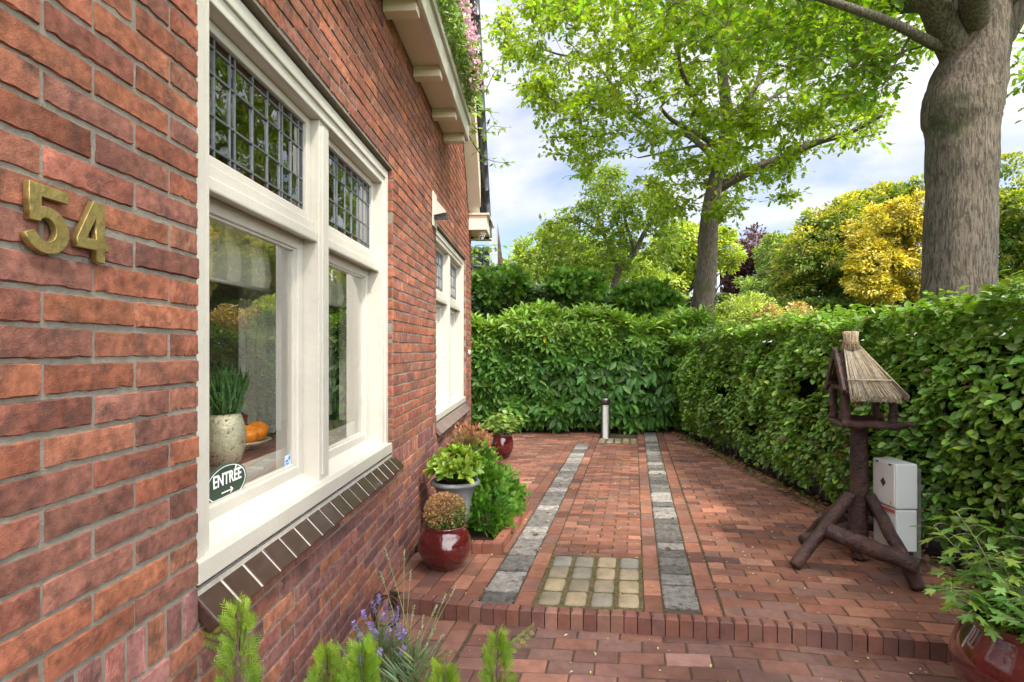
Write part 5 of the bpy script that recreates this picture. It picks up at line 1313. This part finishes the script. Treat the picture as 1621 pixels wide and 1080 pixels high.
# lavender
lc=Wd(-.52,2.20,LZ); lv=empty('lavender',lc,'lavender plant with violet flower spikes at the foot of the brick wall','plant')
m=MB(); P0=[];D0=[];N0=[];S0=[];FP=[];FD=[];FN=[];FS=[]
ltips=[(560,985),(575,968),(590,952),(600,940),(612,955),(622,975),(632,988),(640,1000),(585,985),(606,972),(617,996),(596,998),(570,1005),(630,962),(548,1040),(556,1022),(566,1040),(610,1015),(640,1025),(602,1030),(580,1015),(625,1010),(590,1025)]
for (px,py) in ltips:
    Zt=2.2+rnd.uniform(-.16,.14); e=P(px,py,Zt); b0=lc+Vector((rnd.uniform(-.06,.06),rnd.uniform(-.06,.06),.05)); md=b0.lerp(e,.55)+Vector((0,0,.03)); pts,_=smooth_path([b0,md,e],[1,1,1],4); m.tube(pts,.0014,4)
    d=(pts[-1]-pts[-3]).normalized(); L=rnd.uniform(.035,.06)
    for k_ in range(46):
        u=rnd.random(); a=rnd.uniform(0,6.28); o=d.orthogonal().normalized(); o2=d.cross(o); q=o*math.cos(a)+o2*math.sin(a)
        FP.append(tuple(e-d*L*(1-u)+q*.003)); FD.append(tuple(q+d*.8)); FN.append(tuple(d-q*.3)); FS.append(.0095*rnd.uniform(.7,1.3))
    leaves('flower_spike',T_SIMPLE,np.array(FP),np.array(FD),np.array(FN),np.array(FS),tints(len(FP),(.24,.16,.48),.25,(.36,.27,.60),.3),M['petal'],lv); FP=[];FD=[];FN=[];FS=[]
for i in range(620):
    a=rnd.uniform(0,6.28); r=rnd.uniform(0,.13); p=lc+Vector((r*math.cos(a),r*math.sin(a),rnd.uniform(.0,.30)*(1-r*2.5)+.03)); P0.append(tuple(p)); D0.append((math.cos(a)*.7,math.sin(a)*.7,1)); N0.append((math.cos(a+1.5),math.sin(a+1.5),.3)); S0.append(rnd.uniform(.05,.09))
leaves('foliage',T_LANCE,np.array(P0),np.array(D0),np.array(N0),np.array(S0),tints(len(P0),(.17,.23,.12),.2),M['conif'],lv,wx=.7)
m.build('stems',M['stem'],lv)
# pale seed heads of the second lavender / grass clump
gc=Wd(-.36,2.12,LZ); gr=empty('seeding_lavender',gc,'faded lavender with pale seed heads leaning over the step','plant'); m=MB(); FP=[];FD=[];FN=[];FS=[]
for (px,py,Zt) in [(722,928,2.45),(692,958,2.35),(690,990,2.25),(700,1006,2.2),(716,1030,2.1),(706,880+60,2.5),(650,905,2.6),(640,870,2.5),(664,1000,2.2),(676,1020,2.2),(684,1048,2.0),(655,960,2.3),(610,870,2.5),(602,905,2.4),(670,975,2.3)]:
    e=P(px,py,Zt); b0=gc+Vector((rnd.uniform(-.07,.05),rnd.uniform(-.05,.05),.04)); md=b0.lerp(e,.5)+Vector((0,0,.05)); pts,_=smooth_path([b0,md,e],[1,1,1],4); m.tube(pts,[.0022-.0011*q/(len(pts)-1) for q in range(len(pts))],4)
    d=(pts[-1]-pts[-3]).normalized()
    for k_ in range(34):
        u=rnd.random(); a=rnd.uniform(0,6.28); o=d.orthogonal().normalized(); o2=d.cross(o); q=o*math.cos(a)+o2*math.sin(a); FP.append(tuple(e-d*.055*(1-u)+q*.002)); FD.append(tuple(q*.6+d)); FN.append(tuple(q)); FS.append(.0085*rnd.uniform(.7,1.3))
    leaves('seed_head',T_SIMPLE,np.array(FP),np.array(FD),np.array(FN),np.array(FS),tints(len(FP),(.30,.33,.20),.2),M['conif'],gr); FP=[];FD=[];FN=[];FS=[]
P0=[];D0=[];N0=[];S0=[]
for i in range(420):
    a=rnd.uniform(0,6.28); r=rnd.uniform(0,.14); p=gc+Vector((r*math.cos(a),r*math.sin(a),rnd.uniform(.0,.26)*(1-r*2.5)+.03)); P0.append(tuple(p)); D0.append((math.cos(a)*.8,math.sin(a)*.8,1)); N0.append((math.cos(a+1.5),math.sin(a+1.5),.3)); S0.append(rnd.uniform(.05,.10))
leaves('foliage',T_LANCE,np.array(P0),np.array(D0),np.array(N0),np.array(S0),tints(len(P0),(.19,.26,.13),.2),M['conif'],gr,wx=.7)
m.build('stems',M['stem'],gr)
# rusty iron scroll by the wall
m=MB(); c=P(592,975,2.78); c.z=0
pts=[]
for i in range(40):
    a=i/39*2*math.pi*1.35-1.2; r=.075-.022*i/39; pts.append(Wd(-.61+r*math.cos(a),2.72+.02*math.sin(a),.085+r*math.sin(a)))
m.tube(pts,.0045,7); m.tube([Wd(-.655,2.70,LZ-.01),Wd(-.65,2.70,.05),Wd(-.655,2.71,.17)],[.010,.008,.006],7); m.tube([Wd(-.655,2.71,.17),Wd(-.635,2.71,.185),Wd(-.622,2.71,.168),Wd(-.634,2.71,.155)],.0045,6); m.tube([Wd(-.65,2.70,.12),Wd(-.61,2.72,.15),Wd(-.58,2.72,.155)],.004,6)
set_props(m.build('iron_scroll',M['iron']),'rusty curled iron ornament at the foot of the wall behind the lavender','ornament')

# ---------------- stainless bollard
c=Wd((958.5-810.5)/894*8.62,8.62,0); t=empty('bollard_light',c,'round brushed steel bollard light in front of the laurel hedge','bollard')
m=MB(); m.lathe([(0,0),(.085,0),(.085,.006),(.070,.008),(.070,.505),(.0,.505)],32,c); m.build('post',M['steel'],t)
m=MB(); m.lathe([(.060,.505),(.060,.535)],32,c); m.build('light_band',M['plasticd'],t)
m=MB(); m.lathe([(0,.535),(.071,.535),(.072,.60),(.066,.606),(0,.608)],32,c); m.build('cap',M['steel'],t)

# ---------------- bird table
bt=empty('bird_table',Wd(2.225,3.62,0),'rustic log bird table with pointed thatched roof in front of the right hedge','bird table')
def V3(X,Z,z): return Wd(X,Z,z)
def log(name,a,b,r0,r1,mat='logwood',wob=.006,n=14,parent=None,endm=None):
    m=MB(); a=Vector(a);b=Vector(b); k_=7; pts=[];rs=[]
    for i in range(k_+1):
        u=i/k_; pts.append(a.lerp(b,u)+(Vector((rnd.uniform(-wob,wob),rnd.uniform(-wob,wob),rnd.uniform(-wob,wob))) if 0<i<k_ else Vector())); rs.append(r0*(1-u)+r1*u)
    d=(b-a).normalized()
    pts=[a+d*.001]+pts[0:1]+pts[1:-1]+pts[-1:]; rs=[rs[0]*.82]+rs
    pts=[a]+[a+d*.010]+pts[2:-1]+[b-d*.010,b]; rs=[r0*.85,r0]+rs[2:-1]+[r1,r1*.85]
    m.tube(pts,rs,n,jit=.075); return m.build(name,M[mat],parent or bt)
def halfboard(name,a,b,w,th,up,mat='logwood'):
    a=Vector(a);b=Vector(b); d=(b-a).normalized(); s_=d.cross(Vector(up)).normalized(); u=s_.cross(d); m=MB()
    M4=Matrix(((d.x,s_.x,u.x,a.x),(d.y,s_.y,u.y,a.y),(d.z,s_.z,u.z,a.z),(0,0,0,1))); m.box((0,-w/2,-th/2),((b-a).length,w/2,th/2),.005,M4); return m.build(name,M[mat],bt)
PX,PZ=2.225,3.62
log('post',V3(PX,PZ,.05),V3(PX,PZ,.865),.055,.050,n=20)
log('post_foot',V3(PX-.005,PZ-.01,0),V3(PX,PZ,.10),.042,.044,'rawwood' if False else 'logwood')
N_=(2.03,3.46); av=(.115,.355); bvv=(.275,-.085)
def q_(u,v,z): return V3(N_[0]+av[0]*u+bvv[0]*v, N_[1]+av[1]*u+bvv[1]*v, z)
m=MB(); pl=[q_(0.03,.03,0),q_(.03,1.0,0),q_(.97,1.0,0),q_(.97,.03,0)]; m.prism([(p.x,p.y) for p in pl],.868,.888,.003); m.build('floor_board',M['logwood'],bt)
log('edge_log',q_(0,-.02,.893),q_(0,1.10,.893),.024,.024); log('edge_log',q_(1,-.02,.893),q_(1,1.10,.893),.022,.022)
log('edge_log',q_(-.0,.02,.876),q_(1.0,.02,.876),.016,.016); log('edge_log',q_(0,1.02,.876),q_(1.0,1.02,.876),.016,.016)
log('perch',q_(.1,.98,.885),q_(-.0,1.32,.90),.018,.016,'logwood')
for (u,v) in ((.06,.07),(.06,.93),(.94,.07),(.94,.93)): log('corner_post',q_(u,v,.885),q_(u,v,1.10),.026,.024,n=10)
log('corner_post',q_(.40,.12,.885),q_(.40,.12,1.10),.024,.022,n=10)
for v in (.05,.95): halfboard('cross_beam',q_(-.08,v,1.105),q_(1.08,v,1.105),.030,.024,(0,0,1))
for u in (.06,.94): halfboard('eave_beam',q_(u,-.05,1.125),q_(u,1.05,1.125),.030,.024,(0,0,1))
AP=1.345
for v in (-.03,):
    halfboard('gable_board',q_(-.14,v,1.085),q_(.5,v,AP),.055,.018,tuple(q_(0,1,0)-q_(0,0,0))); halfboard('gable_board',q_(1.14,v,1.085),q_(.5,v,AP),.055,.018,tuple(q_(0,1,0)-q_(0,0,0)))
m=MB()
for sgn in (0,1):
    u0=-.10 if sgn==0 else 1.10
    m.add([q_(u0,.02,1.09),q_(u0,.92,1.09),q_(.5,.36,AP-.02),q_(.5,.02,AP-.02),q_(u0,.02,1.075),q_(u0,.92,1.075),q_(.5,.36,AP-.035),q_(.5,.02,AP-.035)],[(0,1,2,3),(7,6,5,4),(0,4,5,1),(0,3,7,4),(1,5,6,2)])
m.build('roof_board',M['logwood'],bt)
# thatch: reeds fanning out from the ridge
def reeds(sgn,n):
    m=MB()
    for i in range(n):
        v=rnd.random(); lay=rnd.random(); lift=.010+.030*lay
        vt=.15+.27*v; vb=.05+.92*v
        ut=.5; ub=(-.27 if sgn==0 else 1.27); zb=1.035-.02*lay+rnd.uniform(-.012,.02)
        if sgn==2: vt=.42; vb=1.10; ub=-.27+1.54*v; ut=.47+.06*v; zb+=.01
        a=q_(ut+rnd.uniform(-.03,.03),vt,AP+lift*.8+.006); b=q_(ub*(1)+rnd.uniform(-.03,.03),vb,zb+lift)
        md=a.lerp(b,.5)+Vector((0,0,-.012+.014*lay)); r=rnd.uniform(.0016,.0032)
        g_=rnd.choice([(.33,.28,.21),(.40,.34,.26),(.27,.23,.18),(.44,.36,.23),(.21,.18,.14),(.36,.27,.15)]); m.cur=g_; m.tube([a,md,b],[r,r,r*.8],4)
    return m
reeds(0,640).build('thatch',M['reed'],bt,tint=True); reeds(1,420).build('thatch',M['reed'],bt,tint=True); reeds(2,420).build('thatch',M['reed'],bt,tint=True)
m=MB(); cc_=q_(.5,.29,AP+.01)
for i in range(260):
    a=rnd.uniform(0,6.28); r=.040*math.sqrt(rnd.random()); g_=rnd.choice([(.40,.31,.20),(.46,.37,.25),(.32,.25,.17),(.36,.27,.15)]); m.cur=g_
    p=cc_+Vector((r*math.cos(a),r*math.sin(a),0)); m.tube([p+Vector((math.cos(a)*r*.5,math.sin(a)*r*.5,-.01)),p+Vector((0,0,.05)),p+Vector((math.cos(a)*r*.12,math.sin(a)*r*.12,.105+rnd.uniform(-.004,.004)))],.0026,4)
for zz in (.030,.036,.042): m.cur=(.30,.22,.12); m.lathe([(.046,zz-.003),(.049,zz),(.046,zz+.003)],20,cc_)
m.build('ridge_bundle',M['reed'],bt,tint=True)
m=MB(); m.cur=(.30,.24,.16); m.tube([q_(-.10,.04,1.163),q_(-.10,.86,1.163)],.005,6); m.build('binding_rod',M['reed'],bt,tint=True)
# braces and ground logs
log('leg',V3(PX-.06,PZ-.015,.42),V3(1.735,3.47,.015),.036,.038)
log('leg',V3(PX+.03,PZ-.06,.43),V3(2.262,3.13,.015),.034,.038)
log('leg',V3(PX-.02,PZ+.06,.40),V3(2.16,4.08,.015),.034,.038)
log('leg',V3(PX+.06,PZ+.02,.40),V3(2.56,3.72,.015),.034,.038)
log('stretcher_log',V3(1.925,3.44,.245),V3(2.235,3.10,.150),.050,.044,n=18)
log('stretcher_log',V3(1.865,3.64,.115),V3(2.30,3.74,.19),.036,.040,n=14)
log('stretcher_log',V3(2.18,3.86,.19),V3(2.47,3.72,.185),.045,.052,n=8)
# ---------------- meter box on its post
mb_=empty('meter_box',Wd(2.40,3.45,0),'light grey plastic meter cabinet on a short mossy post beside the bird table','meter box')
bx0,bx1,bz0,bz1=2.285,2.415,3.36,3.58
def vbox(m,x0,x1,z0,z1,h0,h1,bev=.006):
    m.box((x0,z0,h0),(x1,z1,h1),bev,Matrix(((RT.x,FW.x,0,CAM.x),(RT.y,FW.y,0,CAM.y),(0,0,1,0),(0,0,0,1))))
m=MB(); vbox(m,bx0,bx1,bz0,bz1,.395,.665,.010); m.build('upper_cabinet',M['plastic'],mb_)
m=MB(); vbox(m,bx0+.003,bx1-.002,bz0+.002,bz1-.002,.140,.390,.010); m.build('lower_cabinet',M['plastic'],mb_)
m=MB(); vbox(m,bx0-.004,bx0+.001,bz0+.012,bz1-.012,.405,.650,.003); m.build('door',M['plastic'],mb_)
m=MB(); vbox(m,bx0-.002,bx0+.0025,bz0+.012,bz1-.006,.366,.386,.001); m.build('red_strip',M['redstrip'],mb_)
m=MB(); 
for zc_ in (3.41,3.53):
    m=MB(); vbox(m,bx0-.0055,bx0+.002,zc_-.012,zc_+.012,.646,.656,.001); m.build('latch',M['plasticd'],mb_)
m=MB(); zc_=3.47; hc=.535
m.add([Wd(bx0-.0052,zc_-.026,hc),Wd(bx0-.0052,zc_,hc-.030),Wd(bx0-.0052,zc_+.026,hc),Wd(bx0-.0052,zc_,hc+.030)],[(0,1,2,3)]); m.build('diamond_mark',M['plasticd'],mb_)
m=MB(); vbox(m,bx0-.0048,bx0-.0042,3.395,3.408,.415,.435,0); m.build('warning_sticker',surf('orange_sticker',(.6,.30,.05),.5,.05,10,0),mb_)
m=MB(); vbox(m,bx1+.002,bx1+.050,3.40,3.47,-.05,.63,.004); m.build('post',M['greenwood'],mb_)

# ---------------- flowers on the dormer ledge, climber twigs
gt=empty('ledge_geraniums',Vector((.1,3.5,3.40)),'green trailing geraniums with pink flowers along the ledge above the windows','flowers')
n=5200; y=rng.uniform(2.1,4.92,n); x=.13+np.abs(nz(n))*.055+.05*lf_noise(np.stack([y,y,y],-1),3,61); z=3.42+rng.random(n)*.50*(.75+.25*np.sin(y*4)); x+= .06*(z<3.6)
leaves('foliage',T_SIMPLE,np.stack([x,y,z],-1),np.stack([.7+nz(n)*.4,nz(n)*.6,-.1+nz(n)*.6],-1),np.stack([.6+nz(n)*.3,nz(n)*.4,.5+nz(n)*.3],-1),rng.uniform(.03,.06,n),tints(n,(.13,.22,.05),.25,(.22,.31,.06),.3),M['beech'],gt)
n=2600; hc_=np.array([(3.25,3.9),(3.5,3.75),(3.62,3.95),(4.3,3.62),(4.2,3.72),(4.55,3.60),(4.35,3.52),(4.1,3.66),(2.9,4.0),(3.9,3.85)]); ii=rng.integers(0,len(hc_),n)
leaves('flowers',T_SIMPLE,np.stack([.29+np.abs(nz(n))*.035,hc_[ii,0]+nz(n)*.09,hc_[ii,1]+nz(n)*.06],-1),rng.normal(0,1,(n,3)),rng.normal(0,1,(n,3))+[.8,0,.4],rng.uniform(.018,.030,n),tints(n,(.62,.34,.42),.15,(.75,.60,.62),.3),M['petal'],gt,wx=1.8)
def twigplant(name,label,paths,size,per,col,mat='oakleaf',tmpl=T_MAPLE,alt=None):
    t=empty(name,Vector(paths[0][0]),label,'plant'); m=MB(); pos=[];dr=[]
    for pts in paths:
        o,_=smooth_path(pts,[1]*len(pts),5); m.tube(o,[.006-.0045*i/(len(o)-1) for i in range(len(o))],5)
        for k_ in range(per):
            u=.15+.85*(k_+.5)/per; q=o[min(int(u*(len(o)-1)),len(o)-1)]; a=k_*2.4; d=Vector((math.cos(a),math.sin(a)*.8,rnd.uniform(-.8,.4))); pos.append(tuple(q+d*size*.35)); dr.append(tuple(d))
            m.tube([q,q+d*size*.35],[.001,.001],3,cap=False)
    N=len(pos); leaves('foliage',tmpl,np.array(pos),np.array(dr)+[0,0,-.2],np.array([.2,-.2,1])+rng.normal(0,.4,(N,3)),rng.uniform(.7,1.15,N)*size,tints(N,col,.2,alt,.3),M[mat],t); m.build('stems',M['twig'],t)
twigplant('climber_shoots','leafy green climber shoots hanging past the end of the ledge against the sky',[[(.10,4.7,3.5),P(762,150,5.3),P(785,112,5.3),P(800,118,5.3)],[(.10,4.75,3.5),P(760,210,5.2),P(780,200,5.2),P(802,203,5.2)],[(.10,4.85,3.45),P(757,240,5.3),P(780,255,5.3),P(808,258,5.3)],[(.12,4.8,3.5),P(758,180,5.3),P(770,172,5.3),P(782,190,5.3)],[(.12,4.8,3.5),P(752,120,5.3),P(768,95,5.3),P(776,122,5.3)],[(.12,4.6,3.5),P(750,90,5.2),P(756,70,5.2),P(764,60,5.2)]],.075,17,(.12,.20,.04),alt=(.20,.30,.05))
twigplant('eaves_climber','light green climber twigs just below the corner eaves box',[[Wd(-.9,8.0,2.2),P(750,410,8.0),P(765,392,8.0),P(795,388,8.0)],[Wd(-.9,8.0,2.2),P(748,400,8.0),P(756,388,8),P(785,395,8)],[Wd(-.9,8.0,2.2),P(750,430,8),P(770,420,8),P(780,400,8)]],.11,22,(.16,.28,.045),alt=(.24,.36,.06))
# ---------------- neighbour's house
nh=empty('neighbour_house',Wd(-2.5,16,-.13),'neighbouring house with glossy black tiled roof and white gable beyond the hedge','house')
kz=16/894
def nb(px,py,dz=0): return P(px,py,16+dz)
m=MB(); m.smooth=True
o=nb(700,450); ux=RT.copy(); uzv=(Vector((0,0,1))*.86+FW*.5).normalized(); nrm_=(-FW*.86+Vector((0,0,1))*.5).normalized()
tile_field(m,o,tuple(ux),tuple(uzv),tuple(nrm_),6,5,.225,.27,amp=.03,seg=8)
m.build('roof',M['roof'],nh)
m=MB()
def vbox2(m,x0,x1,z0,z1,h0,h1): vbox(m,x0,x1,z0,z1,h0,h1,0)
w=[nb(775,338),nb(787,372),nb(789,600),nb(775,600)]
vs=[p for p in w]+[p+FW*.35 for p in w]; m.add(vs,[(3,2,1,0),(4,5,6,7),(0,1,5,4),(1,2,6,5),(2,3,7,6),(3,0,4,7)]); m.build('gable_wall',M['render'],nh)
m=MB(); m.box((-8,0,-.1),(0,3.2,1.9),0,Matrix.Translation(Wd(-.75,17.2,0))); m.build('wall',M['render'],nh)
m=MB(); w=[nb(787.5,352,.4),nb(799,436,.4),nb(788.5,436,.4)]; vs=w+[p+FW*2.5 for p in w]; m.add(vs,[(2,1,0),(3,4,5),(0,1,4,3),(1,2,5,4),(2,0,3,5)]); m.build('tiled_slope',M['roofb'],nh)
# ---------------- street lamp beyond
t=empty('street_lamp',Wd((1136.5-810.5)/894*30,30,-.13),'tall pale street lamp pole right behind the slim oak trunk','street lamp')
m=MB(); o,_=smooth_path([Wd((1136.5-810.5)/894*30,30,-.13),P(1136.5,470,30),P(1136.5,425,30),P(1134,414,30),P(1128,411,30)],[1]*5,5); m.tube(o,[.085-.035*i/(len(o)-1) for i in range(len(o))],10); m.build('pole',M['lamp'],t)
m=MB(); p=P(1124,411,30); m.box(tuple(p+Vector((-.35,-.12,-.06))),tuple(p+Vector((.25,.12,.06))),.03); m.build('lamp_head',M['lamp'],t)
# ---------------- litter: seeds, catkins, bits of leaf; green between the stones
n=800; X=rng.uniform(-.5,2.7,n); Z=rng.uniform(2.2,8.8,n); ez=np.interp(X,EX,EZ); zz=np.where(Z>ez+.08,.006,np.where(Z<ez-.01,LZ+.006,-9)); k_=(zz>-1)&(X>WALLX+.0498*Z+.05); X,Z,zz=X[k_],Z[k_],zz[k_]; n=len(X)
set_props(leaves('fallen_litter',T_SIMPLE,vW(X,Z,zz),vD(nz(n),nz(n),nz(n)*.06),vD(nz(n)*.15,nz(n)*.15,np.ones(n)),rng.uniform(.008,.026,n),tints(n,(.40,.36,.12),.3,(.6,.55,.45),.2),M['farleaf']),kind='stuff')
n=700; X=2.50+np.abs(nz(n))*.10; Z=rng.uniform(2.6,9,n)
set_props(leaves('hedge_foot_litter',T_BEECH,vW(X+.02,Z,.02+rng.random(n)*.03),vD(nz(n),nz(n),nz(n)*.3),vD(nz(n)*.4,nz(n)*.4,np.ones(n)),rng.uniform(.03,.055,n),tints(n,(.16,.09,.045),.3,(.06,.11,.02),.35),M['farleaf']),kind='stuff')
PT=[];
for i in range(800):
    s=rnd.choice([SC0,SC0+.095,SC0+.19,SC0+.287,SC0+.383,SC0+.479,SC1])+rnd.uniform(-.006,.006); tt=rnd.uniform(.78,4.6); PT.append((*ST(s,tt),.0))
for i in range(500):
    q_t=rnd.uniform(-.1,4.6); s=rnd.choice([SR2,SR2+.108,SR2+.108,-.003,SW,SC1,SR]); PT.append((*ST(s+rnd.uniform(-.004,.004),q_t),.0))
for i in range(260):
    i4=rnd.choice([0,1,2,3,4]); 
    if rnd.random()<.5: s=SC0+.012+i4*.1385; tt=rnd.uniform(.02,.74)
    else: s=rnd.uniform(SC0,SC1); tt=.022+i4*.181
    PT.append((*ST(s+rnd.uniform(-.005,.005),tt+rnd.uniform(-.004,.004)),.0))
PT=np.repeat(np.array(PT),5,0); n=len(PT)
set_props(leaves('joint_moss',T_SIMPLE,vW(PT[:,0]+nz(n)*.004,PT[:,1]+nz(n)*.004,-.003+0*PT[:,0]),vD(nz(n),nz(n),np.abs(nz(n))*.5),vD(nz(n)*.6,nz(n)*.6,np.ones(n)),rng.uniform(.005,.011,n),tints(n,(.10,.13,.035),.35,(.20,.16,.06),.4),M['farleaf']),kind='stuff')
